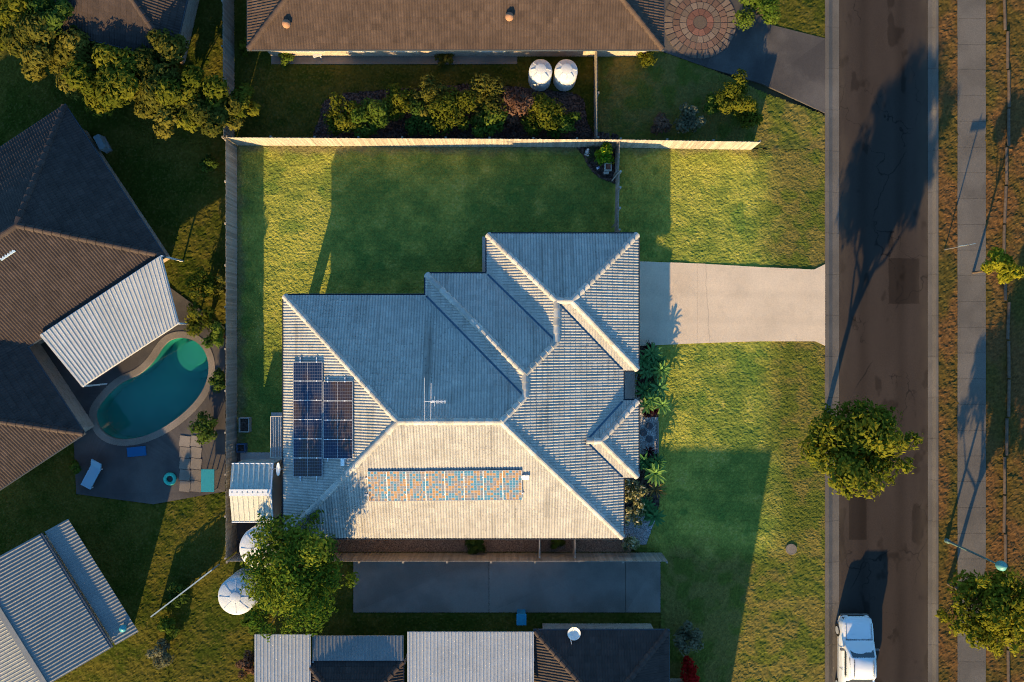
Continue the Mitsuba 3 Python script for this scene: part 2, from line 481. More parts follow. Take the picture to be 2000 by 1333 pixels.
kerb(1611, 1640, -22.5, 22.5, False, 'pale rolled concrete kerb on the near side of the street')
kerb(1814, 1832, -22.5, 22.5, True, 'narrow concrete kerb between the street and the straw coloured verge')
struct('verge', 'dry straw coloured grass verge between the far kerb and the footpath', 'grass', terrain(sg.box(P(1830, 0)[0], -24, P(1871, 0)[0], 24), 0.0, [(0.04, 1.2), (0.04, 0.4), (0.05, 0.18)], 0.09, 6), 'straw_grass')
struct('verge', 'wide dry brown grass strip beyond the footpath at the right edge', 'grass', terrain(sg.box(P(1924, 0)[0], -24, P(2130, 0)[0], 24), 0.0, [(0.05, 1.2), (0.04, 0.4), (0.05, 0.18)], 0.1, 7), 'straw_grass')
fk = thing('footpath', 'pale concrete footpath running beside the dry grass verge', 'footpath'); labels[fk]['kind'] = 'structure'
rng = np.random.default_rng(8)
for i in range(31):
    y = -23.2 + i * 1.5
    m = box((P(1870, 0)[0] + P(1925, 0)[0]) / 2, y + 0.75, -0.03, P(1925, 0)[0] - P(1870, 0)[0], 1.488, 0.12)
    part(fk, 'slab', m, 'pale_concrete', uv=np.full((len(m.vertices), 2), rng.random()))

# neighbouring yards
north_yard = poly([(300, -60), (1300, -60), (1300, 95), (1490, 180), (1612, 225), (1612, 292), (455, 281), (300, 281)])
ne_drive_px = [(1285, -60), (1440, -60), (1470, 20), (1500, 48), (1612, 76), (1612, 222), (1490, 165), (1380, 132), (1290, 100)]
ne_drive = poly(ne_drive_px)
north_bed = smooth_poly([(632, 200), (680, 182), (760, 176), (850, 168), (960, 166), (1060, 176), (1135, 190), (1148, 240), (1140, 281), (900, 282), (640, 281), (622, 240)])
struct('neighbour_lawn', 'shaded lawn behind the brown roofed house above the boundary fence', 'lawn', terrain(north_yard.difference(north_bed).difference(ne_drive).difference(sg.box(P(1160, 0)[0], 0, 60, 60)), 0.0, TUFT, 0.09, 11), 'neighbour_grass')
struct('neighbour_lawn', 'shaded lawn between the boundary fence end and the top right driveway', 'lawn', terrain(north_yard.difference(ne_drive).intersection(sg.box(P(1160, 0)[0], 0, 60, 60)), 0.0, TUFT, 0.08, 17), 'lawn_grass')
struct('garden_bed', 'dark mulch bed along the boundary fence full of shrubs', 'garden bed', terrain(north_bed, 0.03, [(0.08, 0.8), (0.06, 0.15)], 0.09, 12), 'mulch')
struct('neighbour_lawn', 'sunlit grass triangle beside the top right driveway', 'lawn', terrain(poly([(1440, -60), (1612, -60), (1612, 78), (1500, 48), (1470, 20)]), 0.0, TUFT, 0.09, 13), 'neighbour_grass')
struct('neighbour_driveway', 'grey concrete driveway sloping to the street at top right', 'driveway', prism(ne_drive, -0.1, 0.04), 'dark_paving')
struct('neighbour_lawn', 'olive lawn between the lower neighbour and the street', 'lawn', terrain(poly([(1290, 1090), (1612, 1090), (1612, 1400), (1290, 1400)]), 0.0, TUFT, 0.08, 14), 'lawn_grass')
deck_px = [(20, 690), (160, 640), (330, 560), (440, 640), (440, 960), (300, 985), (150, 965), (140, 770), (60, 770)]
deck_pg = poly(deck_px)
left_yard = poly([(-150, -60), (463, -60), (463, 1085), (330, 1180), (330, 1400), (-150, 1400)]).difference(deck_pg).difference(north_yard)
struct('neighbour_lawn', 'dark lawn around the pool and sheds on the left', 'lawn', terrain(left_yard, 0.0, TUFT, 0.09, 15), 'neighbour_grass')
struct('pool_paving', 'dark grey paving around the kidney shaped pool', 'paving', prism(deck_pg.difference(pool_pg.buffer(0.2)), -0.15, 0.05), 'dark_paving')
sy = poly([(463, 1078), (1290, 1078), (1290, 1400), (330, 1400), (330, 1180)])
conc_s = poly([(690, 1086), (1290, 1086), (1290, 1196), (690, 1196)])
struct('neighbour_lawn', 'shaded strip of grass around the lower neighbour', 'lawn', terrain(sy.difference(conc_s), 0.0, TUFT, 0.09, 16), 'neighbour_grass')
ck = thing('neighbour_courtyard', 'grey concrete courtyard in shade below the side fence', 'courtyard'); labels[ck]['kind'] = 'structure'
for a, b in ((690, 955), (955, 1222), (1222, 1290)):
    pg = poly([(a + 0.4, 1086), (b - 0.4, 1086), (b - 0.4, 1196), (a + 0.4, 1196)])
    part(ck, 'slab', prism(pg, -0.1, 0.05), 'grey_concrete')

# paths around the house
struct('side_path', 'brown gravel side path between the house and the lower fence', 'path', prism(poly([(590, 1000), (1232, 1000), (1232, 1078), (590, 1078)]), -0.1, 0.03), 'brown_gravel')
struct('side_path', 'dark paved passage between the garden shed and the house', 'path', prism(poly([(463, 884), (610, 884), (610, 1078), (463, 1078)]), -0.1, 0.025), 'dark_paving')
struct('edging_strip', 'narrow pale concrete strip along the upper house wall', 'path', prism(poly([(942, 463), (972, 463), (972, 520), (953, 520), (953, 545), (942, 545)]), -0.1, 0.07), 'porch_concrete')
struct('concrete_strip', 'short pale concrete strip behind the garden shed', 'path', prism(poly([(470, 884), (552, 884), (552, 900), (470, 900)]), -0.1, 0.05), 'porch_concrete')
struct('clothesline_slab', 'narrow grey concrete slab under the clothesline', 'path', prism(poly([(530, 806), (575, 806), (575, 883.5), (530, 883.5)]), -0.1, 0.06), 'porch_concrete')
struct('porch', 'shaded grey concrete entry porch between the two front roof wings', 'porch', prism(poly([(1180, 700), (1240, 700), (1240, 800), (1180, 800)]), -0.1, 0.11), 'porch_concrete')

# planted beds
bed_f = poly([(1242, 676), (1283, 676), (1286, 760), (1285, 892), (1290, 960), (1285, 1000), (1262, 1064), (1215, 1064), (1215, 930), (1242, 930)])
planted = poly([(1244, 670), (1300, 670), (1300, 815), (1258, 815), (1256, 775), (1244, 775)]).union(poly([(1200, 888), (1300, 888), (1300, 1002), (1200, 1002)])).intersection(bed_f)
struct('mulch_bed', 'dark mulch under the rosette plants along the front wall', 'garden bed', terrain(planted, 0.06, [(0.08, 0.5), (0.05, 0.12)], 0.06, 23), 'mulch')
struct('gravel_bed', 'pale gravel front garden bed along the house wall', 'garden bed', terrain(bed_f.difference(planted), 0.05, [(0.05, 0.5), (0.03, 0.1)], 0.06, 21), 'white_gravel')
struct('mulch_bed', 'dark mulch corner bed in the back lawn by the dividing fence', 'garden bed', terrain(back_bed.difference(sg.box(P(1207, 0)[0], -50, 50, 50)), 0.07, [(0.12, 0.7), (0.07, 0.16)], 0.07, 22), 'mulch')
e = thing('bed_edging', 'grey timber edging between the front gravel bed and lawn', 'edging')
part(e, 'board', bar(PZ(1284.5, 822, 0, 0.07), PZ(1284.5, 893, 0, 0.07), 0.08, 0.16), 'weathered_timber', uv=np.full((8, 2), 0.2))
# stone rim of the back bed
k = thing('stone_edging', 'rough dark rocks edging the corner bed in the back lawn', 'edging')
line = sg.LineString([P(*q) for q in [(1137, 284), (1141, 300), (1148, 318), (1158, 333), (1170, 344), (1186, 351), (1204, 352)]])
rng = np.random.default_rng(4)
for i in range(24):
    q = line.interpolate((i + 0.5) / 24, normalized=True)
    m = trimesh.creation.icosphere(subdivisions=2, radius=0.1)
    v = np.asarray(m.vertices) * rng.uniform(0.8, 1.35, 3) * (0.8 + 0.4 * meshkit.noise(np.asarray(m.vertices) * 14 + i, i)[:, None])
    part(k, 'rock', M(v + [q.x, q.y, 0.06], m.faces), 'mulch', smooth=True)


# ------------------------------------------------------------------ tiled roofs
def clip_halfplanes(tri, cvx):
    """Clips triangles (n,3,3) to a convex polygon in plan (counter-clockwise)."""
    out = [t for t in tri]
    c = np.asarray(cvx)
    for i in range(len(c)):
        a, b = c[i], c[(i + 1) % len(c)]
        d = b - a
        if np.hypot(*d) < 1e-9: continue
        nxt = []
        for t in out:
            s = d[0] * (t[:, 1] - a[1]) - d[1] * (t[:, 0] - a[0])
            if (s >= -1e-9).all(): nxt.append(t); continue
            if (s <= 1e-9).all(): continue
            p = []
            for j in range(3):
                u, v, su, sv = t[j], t[(j + 1) % 3], s[j], s[(j + 1) % 3]
                if su >= 0: p.append(u)
                if (su > 0) != (sv > 0) and su != sv: p.append(u + (v - u) * su / (su - sv))
            for j in range(1, len(p) - 1): nxt.append(np.array([p[0], p[j], p[j + 1]]))
        out = nxt
        if not out: break
    return out


def convex_parts(pg):
    ys = set()
    for g_ in getattr(pg, 'geoms', [pg]):
        for r in [g_.exterior, *g_.interiors]:
            ys |= {round(q[1], 5) for q in r.coords}
    ys = sorted(ys); x0, _, x1, _ = pg.bounds
    res = []
    for a, b in zip(ys[:-1], ys[1:]):
        if b - a < 1e-4: continue
        s = pg.intersection(sg.box(x0 - 1, a, x1 + 1, b))
        for g_ in getattr(s, 'geoms', [s]):
            if g_.geom_type == 'Polygon' and g_.area > 1e-6:
                h_ = g_.convex_hull
                res.append(np.array(sg.polygon.orient(h_).exterior.coords)[:-1])
    return res


def tile_face(face, e0, e1, he, tanp, valleys, rng, tw=0.31, gauge=0.33, roll=0.031, seg=8):
    """Tiles of one roof plane. face: plan polygon; e0->e1: eave line with the roof on its left. Returns whole tiles [(v,f,rand)] and clipped triangles with rands."""
    e0, e1 = np.asarray(e0, float), np.asarray(e1, float)
    u = (e1 - e0) / np.linalg.norm(e1 - e0); s = np.array([-u[1], u[0]])
    cp = 1 / math.sqrt(1 + tanp * tanp); sp = tanp * cp
    pg = sg.Polygon(face)
    if not pg.is_valid: pg = pg.buffer(0)
    for a, b in valleys:
        pg = pg.difference(sg.LineString([a, b]).buffer(0.055, cap_style=2))
    ext = sg.Polygon([e0 - u * 0, e1, e1 - s * 0.06, e0 - s * 0.06])
    pg = pg.union(ext.buffer(1e-6)).buffer(0)
    q = np.array(face) - e0
    uu, ss = q @ u, q @ s
    step = gauge * cp
    i0, i1 = int(np.floor(uu.min() / tw)), int(np.ceil(uu.max() / tw))
    nrow = int(np.ceil(ss.max() / step)) + 1
    us = np.linspace(0, tw, seg + 1)
    prof = (0.5 - 0.5 * np.cos(4 * np.pi * us / tw)) ** 0.8
    w = roll * prof + 0.007 * (us / tw)          # the side lap stands a little proud of the next tile
    uvy = np.tile(prof, 3)
    nrm = np.array([-s[0] * sp, -s[1] * sp, cp])
    shapely.prepare(pg)
    parts_ = convex_parts(pg)
    pbounds = [(c.min(0), c.max(0)) for c in parts_]
    n = seg + 1
    fs = []
    for r_ in (0, 1):
        for c in range(seg):
            a = r_ * n + c
            fs += [[a, a + 1, a + n + 1], [a, a + n + 1, a + n]]
    fs = np.array(fs)
    whole, tris, trr = [], [], []
    for r_ in range(nrow):
        for c in range(i0, i1):
            ua = c * tw; sa = -0.035 + r_ * step
            corners = [e0 + u * (ua + du) + s * (sa + dv) for du, dv in ((0, 0), (tw, 0), (tw, step), (0, step))]
            cell_ = sg.Polygon(corners)
            if not pg.intersects(cell_): continue
            jit = rng.normal(0, 0.0016); tilt = rng.normal(0, 0.0012)
            def row(sv, off):
                base = e0[None] + np.outer(ua + us, u) + s[None] * sv
                z = he + sv * tanp
                return np.c_[base, np.full(n, z)] + nrm[None] * (w + off + jit + tilt * (us / tw - 0.5) * 2)[:, None]
            v = np.vstack([row(sa, -0.004), row(sa, 0.026), row(sa + step * 1.03, 0.003)])
            rv = np.clip(rng.normal(0.5, 0.2), 0, 1)
            if pg.contains(cell_):
                whole.append((v, fs, np.c_[np.full(len(v), rv), uvy])); continue
            t = v[fs]
            lo, hi = np.min(corners, 0), np.max(corners, 0)
            for cv, (l2, h2) in zip(parts_, pbounds):
                if (l2 > hi).any() or (h2 < lo).any(): continue
                o = clip_halfplanes(t, cv)
                tris += o; trr += [(rv, 0.5)] * len(o)
    return whole, tris, trr


def tiles_mesh(whole, tris, trr):
    V, F, U, n = [], [], [], 0
    for v, f, r in whole:
        V.append(v); F.append(f + n); U.append(r); n += len(v)
    if tris:
        t = np.array(tris).reshape(-1, 3)
        V.append(t); F.append(np.arange(len(t)).reshape(-1, 3) + n); U.append(np.repeat(np.array(trr), 3, 0))
    return M(np.vstack(V), np.vstack(F)), np.vstack(U)


def ridge_caps(a, b, rng, length=0.42, w=0.168, lift=0.045):
    """Half-round-ish caps laid from the lower end a to b. Yields meshes."""
    a, b = np.asarray(a, float), np.asarray(b, float)
    L = np.linalg.norm(b - a)
    n = max(1, int(round(L / length))); d = (b - a) / L
    s = np.cross(d, [0, 0, 1.0]); s /= np.linalg.norm(s); up = np.cross(s, d)
    prof = np.array([(-1.0, -0.62), (-0.86, -0.12), (-0.55, 0.24), (-0.2, 0.42), (0.2, 0.42), (0.55, 0.24), (0.86, -0.12), (1.0, -0.62)]) * w
    for i in range(n):
        t0, t1 = L * i / n, L * (i + 1.06) / n
        lat = rng.normal(0, 0.004)
        ends = []
        for t, k_, z in ((t0, 1.17, 0.038), (t1, 0.9, 0.0)):
            ends.append(a + d * t + s * lat + (prof[:, :1] * k_) * s + (prof[:, 1:] * k_ + lift + z) * up)
        inner = a + d * t0 + s * lat + (prof[:, :1] * 0.9) * s + (prof[:, 1:] * 0.9 + lift - 0.005) * up
        v = np.vstack([inner, ends[0], ends[1]]); m = len(prof); f = []
        for r_ in (0, 1):
            for j in range(m - 1):
                x = r_ * m + j
                f += [[x, x + m + 1, x + 1], [x, x + m, x + m + 1]]
        yield M(v, f)


TANP = math.tan(math.radians(22.5))
HE = 2.55
g2 = lambda x, y: np.array([x / K, -y / K])     # survey pixels about the centre, on the ground plane -> metres
xL, xB, xC, xR, xG = -420, -158, -45, 204, 231.5
yA, yB_, yC, yD, yE, yF, yG = -83, -123, -196.5, 51.5, 111, 250.5, 362
d1 = (yG - yA) / 2
N1 = (xL + d1, yA + d1); N2 = (xR - d1, yA + d1)
d3 = (xR - xB) / 2; N3 = (xB + d3, yA + d3); N4 = (xB + d3, yB_ + d3)
d5 = (xR - xC) / 2; N5 = (xC + d5, yB_ + d5); N6 = (xC + d5, yC + d5)
yD = yC + 2 * d5
N8 = (xG - d5, yC + d5)
dE = (yF - yE) / 2; N9 = (xG - dE, yE + dE); N10 = (xR - dE, yE + dE)
NH = {N1: d1, N2: d1, N3: d3, N4: d3, N5: d5, N6: d5, N8: d5, N9: dE, N10: dE}


def at3(p, extra=0.0):
    q = g2(*p)
    return np.array([q[0], q[1], HE + NH.get(p, 0) / K * TANP + extra])


main_faces = [  # polygon, eave start, eave end (roof on the left of the eave, y up)
    ([(xL, yA), (xL, yG), N1], (xL, yA), (xL, yG)),
    ([(xL, yG), (xR, yG), N2, N1], (xL, yG), (xR, yG)),
    ([(xL, yA), (xB, yA), N3, N2, N1], (xB, yA), (xL, yA)),
    ([(xB, yB_), (xB, yA), N3, N4], (xB, yB_), (xB, yA)),
    ([(xB, yB_), (xC, yB_), N5, N4], (xC, yB_), (xB, yB_)),
    ([(xC, yC), (xC, yB_), N5, N6], (xC, yC), (xC, yB_)),
    ([(xC, yC), (xG, yC), N8, N6], (xG, yC), (xC, yC)),
    ([(xG, yC), (xG, yD), N8], (xG, yD), (xG, yC)),
    ([(xG, yD), (xR, yD), N6, N8], (xR, yD), (xG, yD)),
    ([(xR, yD), (xR, yE), N10, (xR, yF), (xR, yG), N2, N3, N4, N5, N6], (xR, yG), (xR, yD)),
    ([(xR, yE), (xG, yE), N9, N10], (xG, yE), (xR, yE)),
    ([(xG, yE), (xG, yF), N9], (xG, yF), (xG, yE)),
    ([(xG, yF), (xR, yF), N10, N9], (xR, yF), (xG, yF)),
]
hips = [((xL, yA), N1), ((xL, yG), N1), ((xR, yG), N2), (N1, N2), (N2, N3), (N3, N4), (N4, N5), (N5, N6), ((xB, yB_), N4), ((xC, yC), N6),
        ((xG, yC), N8), ((xG, yD), N8), (N6, N8), ((xG, yE), N9), ((xG, yF), N9), (N10, N9)]
valleys_px = [((xB, yA), N3), ((xC, yB_), N5), ((xR, yD), N6), ((xR, yE), N10), ((xR, yF), N10)]
outline = [(xL, yA), (xB, yA), (xB, yB_), (xC, yB_), (xC, yC), (xG, yC), (xG, yD), (xR, yD), (xR, yE), (xG, yE), (xG, yF), (xR, yF), (xR, yG), (xL, yG)]

house = thing('tiled_house', 'large single storey house with pale ribbed concrete tile roof in the centre', 'house')
rng = np.random.default_rng(11)
valley_lines = [(g2(*a), g2(*b)) for a, b in valleys_px]
whole, tris, trr = [], [], []
under = []
for pg_, a, b in main_faces:
    f2 = [g2(*q) for q in pg_]
    w_, t_, r_ = tile_face(f2, g2(*a), g2(*b), HE, TANP, valley_lines, rng)
    whole += w_; tris += t_; trr += r_
    vv, ff = trimesh.creation.triangulate_polygon(sg.Polygon(f2), engine='earcut')
    ea, eb = g2(*a), g2(*b); uu = (eb - ea) / np.linalg.norm(eb - ea); s_ = np.array([-uu[1], uu[0]])
    under.append(M(np.c_[vv, HE + ((vv - ea) @ s_) * TANP - 0.012], ff))
roof = part(house, 'roof', cat(under), 'zinc', label='zinc valley gutters showing between the tiled slopes')
order = sorted(range(len(whole)), key=lambda i: -whole[i][0][:, 2].max())
own, rest = order[:300], order[300:]
for i in own:
    v, f, r = whole[i]
    part(roof, 'tile', M(v, f), 'roof_tile', uv=r)
m, uvs = tiles_mesh([whole[i] for i in rest], tris, trr)
part(roof, 'tile_field', m, 'roof_tile', uv=uvs, kind='stuff', label='pale double roll concrete roof tiles in courses')
for a, b in hips:
    for m in ridge_caps(at3(a), at3(b), rng):
        part(roof, 'ridge_cap', m, 'cap_tile', uv=np.full((len(m.vertices), 2), rng.random()))

# walls, soffit, gutters
out_pg = sg.Polygon([g2(*q) for q in outline])
wall_pg = out_pg.buffer(-0.48, join_style=2)
porch_cut = sg.box(g2(xR, 0)[0] - 2.2, g2(0, yE)[1] + 0.3, g2(xG, 0)[0] + 1, g2(0, yD)[1] - 0.3)
al = g2(xL, yA) + np.array([0.48, -0.48])
alfresco = sg.box(al[0] - 0.01, al[1] - 3.5, al[0] + 4.0, al[1] + 0.01)
walls_pg = wall_pg.difference(alfresco)
part(house, 'wall', prism(walls_pg, 0.0, HE - 0.14), 'brick')
part(house, 'pier', box(al[0] + 0.24, al[1] - 0.24, (HE - 0.14) / 2, 0.48, 0.48, HE - 0.14), 'brick')
part(house, 'floor_slab', prism(alfresco.buffer(0.1), -0.1, 0.1), 'porch_concrete')
part(house, 'soffit', prism(out_pg.buffer(-0.02, join_style=2), HE - 0.14, HE - 0.11), 'matte_paint', color=(0.6, 0.58, 0.54))
for a, b in zip(outline, outline[1:] + outline[:1]):
    A, B = g2(*a), g2(*b)
    d = (B - A) / np.linalg.norm(B - A); o = np.array([d[1], -d[0]])
    if out_pg.contains(sg.Point((A + B) / 2 + o * 0.05)): o = -o
    A3, B3 = np.r_[A, 0], np.r_[B, 0]; o3 = np.r_[o, 0]; d3_ = np.r_[d, 0] * 0.06
    gm = cat([bar(A3 + o3 * 0.05 + [0, 0, HE - 0.115], B3 + o3 * 0.05 + [0, 0, HE - 0.115], 0.14, 0.012),
              bar(A3 + o3 * 0.125 + [0, 0, HE - 0.065], B3 + o3 * 0.125 + [0, 0, HE - 0.065], 0.018, 0.105),
              bar(A3 - o3 * 0.03 + [0, 0, HE - 0.07], B3 - o3 * 0.03 + [0, 0, HE - 0.07], 0.018, 0.135)])
    part(house, 'gutter', gm, 'gutter_metal')


def window(owner, c, along, w, h, z0):
    """A framed window proud of the wall at plan point c, facing outwards to the right of 'along'."""
    c, along = np.asarray(c, float), np.asarray(along, float)
    o = np.array([along[1], -along[0]])
    q = lambda t, e, z: np.r_[c + along * t + o * e, z]
    fr = cat([bar(q(-w / 2, 0.02, z0), q(w / 2, 0.02, z0), 0.09, 0.06), bar(q(-w / 2, 0.02, z0 + h), q(w / 2, 0.02, z0 + h), 0.09, 0.06),
              bar(q(-w / 2, 0.02, z0 + 0.03), q(-w / 2, 0.02, z0 + h - 0.03), 0.05), bar(q(w / 2, 0.02, z0 + 0.03), q(w / 2, 0.02, z0 + h - 0.03), 0.05), bar(q(0, 0.02, z0 + 0.03), q(0, 0.02, z0 + h - 0.03), 0.05)])
    wk = part(owner, 'window', fr, 'paint', color=(0.5, 0.5, 0.48))
    part(wk, 'pane', bar(q(-w / 2 + 0.03, 0.006, z0 + h / 2), q(w / 2 - 0.03, 0.006, z0 + h / 2), 0.01, h - 0.06), 'window_glass')


wx = lambda x: x / K
for x in (-330, -120, 60, 140):
    window(house, g2(x, yG) + [0, 0.48], (1, 0), 1.5, 1.1, 0.95)
for y in (100, 200, 300):
    window(house, g2(xL, y) + [0.48, 0], (0, -1), 1.5, 1.1, 0.95)
for x in (-10, 110):
    window(house, g2(x, yC) + [0, -0.48], (-1, 0), 1.5, 1.1, 0.95)
window(house, g2(xR, 310) + [-0.48, 0], (0, 1), 1.8, 1.2, 0.8)
gd = [box(g2(xG, 0)[0] - 0.45, g2(0, (yC + yD) / 2)[1], 0.28 + i * 0.52, 0.05, 4.8, 0.5) for i in range(4)]
k = part(house, 'garage_door', gd[0], 'paint', color=(0.55, 0.53, 0.5))
for m in gd[1:]:
    part(k, 'panel', m, 'paint', color=(0.55, 0.53, 0.5))


def hit(a, b, px, py, off=0.0):
    """Where the line of sight of survey point (px,py) meets the roof plane with eave a->b, raised by off."""
    A, B = g2(*a), g2(*b); u = (B - A) / np.linalg.norm(B - A); s = np.array([-u[1], u[0]])
    n = np.array([-s[0] * TANP, -s[1] * TANP, 1.0]); n /= np.linalg.norm(n)
    p0 = np.r_[A, HE] + n * off
    d = np.array([(px - 1000) / (H * K), (666.5 - py) / (H * K), -1.0]); c = np.array([0, 0, H])
    return c + d * (((p0 - c) @ n) / (d @ n))


def panel(corners, cells, nrm, label, group, mid):
    """Framed photovoltaic module; corners in order along u then v."""
    A, B, C, D = [np.asarray(q) for q in corners]
    k = thing('solar_panel', label, 'solar panel', group)
    eu = (B - A) / np.linalg.norm(B - A); ev = (D - A) / np.linalg.norm(D - A)
    w = 0.024
    fr = cat([bar(A, B, w, 0.04), bar(D, C, w, 0.04), bar(A + ev * w / 2, D - ev * w / 2, w, 0.0401), bar(B + ev * w / 2, C - ev * w / 2, w, 0.0401)])
    part(k, 'frame', fr, 'metal_coat', color=(0.48, 0.48, 0.49))
    g_ = nrm * 0.006
    q = quads([[A + g_, B + g_, C + g_, D + g_]])
    part(k, 'cell_sheet', q, cells, uv=np.array([[0, 0], [1, 0], [1, 1], [0, 1.0]]))
    back_ = quads([[A - nrm * 0.012, D - nrm * 0.012, C - nrm * 0.012, B - nrm * 0.012]])
    part(k, 'backsheet', back_, 'matte_paint', color=(0.5, 0.5, 0.5))
    if mid == 'u':
        part(k, 'divider', bar((A + B) / 2 + nrm * 0.009, (D + C) / 2 + nrm * 0.009, 0.018, 0.008), 'metal_coat', color=(0.5, 0.5, 0.51))
    else:
        part(k, 'divider', bar((A + D) / 2 + nrm * 0.009, (B + C) / 2 + nrm * 0.009, 0.022, 0.008), 'metal_coat', color=(0.5, 0.5, 0.51))
    return k


LE = ((xL, yA), (xL, yG)); BE = ((xL, yG), (xR, yG))
nl = np.array([-TANP, 0, 1]); nl /= np.linalg.norm(nl)
nb = np.array([0, -TANP, 1]); nb /= np.linalg.norm(nb)
names = ['topmost', 'second', 'third', 'fourth', 'fifth', 'lowest']
ys = [707.5, 744.6, 782.2, 819.9, 857.4, 894.8, 932]
for r in range(6):
    y0, y1 = ys[r] + 0.25, ys[r + 1] - 0.25
    panel([hit(*LE, 573, y0, 0.14), hit(*LE, 629.2, y0, 0.14), hit(*LE, 629.2, y1, 0.14), hit(*LE, 573, y1, 0.14)], 'mono_cells', nl,
          f'dark blue solar panel, {names[r]} of the outer column on the left roof slope', 'dark solar panels on the left roof slope', 'u')
ys = [745.8, 783.4, 821.0, 858.6, 896.2]; names = ['topmost', 'second', 'third', 'lowest']
for r in range(4):
    y0, y1 = ys[r] + 0.25, ys[r + 1] - 0.25
    panel([hit(*LE, 632, y0, 0.14), hit(*LE, 688.2, y0, 0.14), hit(*LE, 688.2, y1, 0.14), hit(*LE, 632, y1, 0.14)], 'mono_cells', nl,
          f'dark blue solar panel, {names[r]} of the inner column nearer the hip', 'dark solar panels on the left roof slope', 'u')
nth = ['first', 'second', 'third', 'fourth', 'fifth', 'sixth', 'seventh', 'eighth']
for c in range(8):
    x0, x1 = 717 + c * 37.75 + 0.35, 717 + (c + 1) * 37.75 - 0.35
    t0, t1 = 921.5 - 0.35 * c, 979 - 0.35 * c
    panel([hit(*BE, x0 + 3 - 0.25 * c, t1, 0.13), hit(*BE, x1 + 3 - 0.25 * (c + 1), t1, 0.13), hit(*BE, x1, t0, 0.13), hit(*BE, x0, t0, 0.13)], 'blue_cells', nb,
          f'pale gridded solar panel, {nth[c]} from the left in the row on the lit lower slope', 'pale solar panels on the lower roof slope', 'v')
ALU = (0.62, 0.62, 0.63)
for (x, y0, y1, lab) in ((586.6, 698, 940, 'aluminium mounting rail, outermost under the dark panels'), (618.5, 698, 940, 'aluminium mounting rail, second under the dark panels'),
                         (640.3, 737.5, 902, 'aluminium mounting rail, third under the dark panels'), (673.8, 737.5, 902, 'aluminium mounting rail nearest the hip under the dark panels')):
    k = thing('mounting_rail', lab, 'rail', 'aluminium rails that carry the dark panels')
    a, b = hit(*LE, x, y0, 0.085), hit(*LE, x, y1, 0.085)
    part(k, 'rail', bar(a, b, 0.05, 0.05), 'metal_coat', color=ALU)
    for t in np.linspace(0.03, 0.97, 5):
        q = a + (b - a) * t
        part(k, 'foot', bar(q - nl * 0.025, q - nl * 0.075, 0.05), 'metal_coat', color=ALU)
    for y in ([707.5, 744.6, 782.2, 819.9, 857.4, 894.8, 932] if x < 630 else ys):
        q = hit(*LE, x, y, 0.145)
        part(k, 'clamp', bar(q - nl * 0.02, q + nl * 0.022, 0.06), 'metal_coat', color=(0.85, 0.85, 0.86))
for (ya, yb, lab) in ((934.5, 931.5, 'upper aluminium rail under the row of pale panels'), (967, 963.5, 'lower aluminium rail under the row of pale panels')):
    k = thing('mounting_rail', lab, 'rail')
    a, b = hit(*BE, 712, ya, 0.075), hit(*BE, 1024, yb, 0.075)
    part(k, 'rail', bar(a, b, 0.05, 0.05), 'metal_coat', color=ALU)
    for t in np.linspace(0.02, 0.98, 6):
        q = a + (b - a) * t
        part(k, 'foot', bar(q - nb * 0.025, q - nb * 0.07, 0.05), 'metal_coat', color=ALU)
    for c in range(9):
        q = hit(*BE, 717 + c * 37.75 + (1.0 if ya > 940 else 0), ya - 0.35 * c, 0.135)
        part(k, 'clamp', bar(q - nb * 0.02, q + nb * 0.022, 0.06), 'metal_coat', color=(0.85, 0.85, 0.86))
for (x, y, e_, n_, w_, l_, lab) in ((670, 903, LE, nl, 0.16, 0.34, 'white isolator box beside the dark panels'), (1026.5, 932, BE, nb, 0.32, 0.2, 'white isolator box at the end of the pale panel row')):
    q = hit(*e_, x, y, 0.10)
    k = thing('isolator_box', lab, 'electrical box')
    ux = np.array([1, 0, 0]) - n_ * n_[0]; ux /= np.linalg.norm(ux); uy = np.cross(n_, ux)
    b_ = trimesh.creation.box([1, 1, 1]); v = np.asarray(b_.vertices)
    part(k, 'case', M(q + v[:, :1] * ux * w_ + v[:, 1:2] * uy * l_ + v[:, 2:] * n_ * 0.12, b_.faces), 'paint', color=(0.8, 0.8, 0.8))
    part(k, 'shroud', M(q + n_ * 0.066 + v[:, :1] * ux * (w_ + 0.05) + v[:, 1:2] * uy * (l_ + 0.05) + v[:, 2:] * n_ * 0.01, b_.faces), 'paint', color=(0.8, 0.8, 0.8))

# television aerial near the ridge
k = thing('television_aerial', 'silver rooftop television aerial with long rods on the back slope', 'aerial')
AT = ((xB, yA), (xL, yA))
zb = 5.75
base = hit(*AT, 842, 782, 0.0)
Q = lambda px, py: PZ(px, py, zb)
top = PZ(842, 785, zb)
base = np.r_[top[:2], HE + (g2(0, yA)[1] - top[1]) * TANP]
SIL = (0.72, 0.70, 0.68)
part(k, 'mast', tube([base - [0, 0, 0.05], top + [0, 0, 0.12]], 0.02), 'metal_coat', color=SIL)
part(k, 'boom', bar(Q(828, 785), Q(871, 785), 0.035), 'metal_coat', color=SIL)
part(k, 'balun', box(*(Q(845, 785) + [0, 0, 0.0]), 0.22, 0.11, 0.06), 'metal_coat', color=SIL)
for x, a, b in ((829.5, 738, 822), (842, 749, 820), (849, 775, 794)):
    part(k, 'rod', bar(Q(x, a), Q(x - 0.6 + 0.02 * x * 0, b), 0.02), 'metal_coat', color=(0.78, 0.72, 0.68))
for x in (852, 854.5, 857, 859.5, 862, 865, 868, 870.5):
    part(k, 'director', bar(Q(x, 781.6), Q(x, 788.4), 0.018), 'metal_coat', color=SIL)
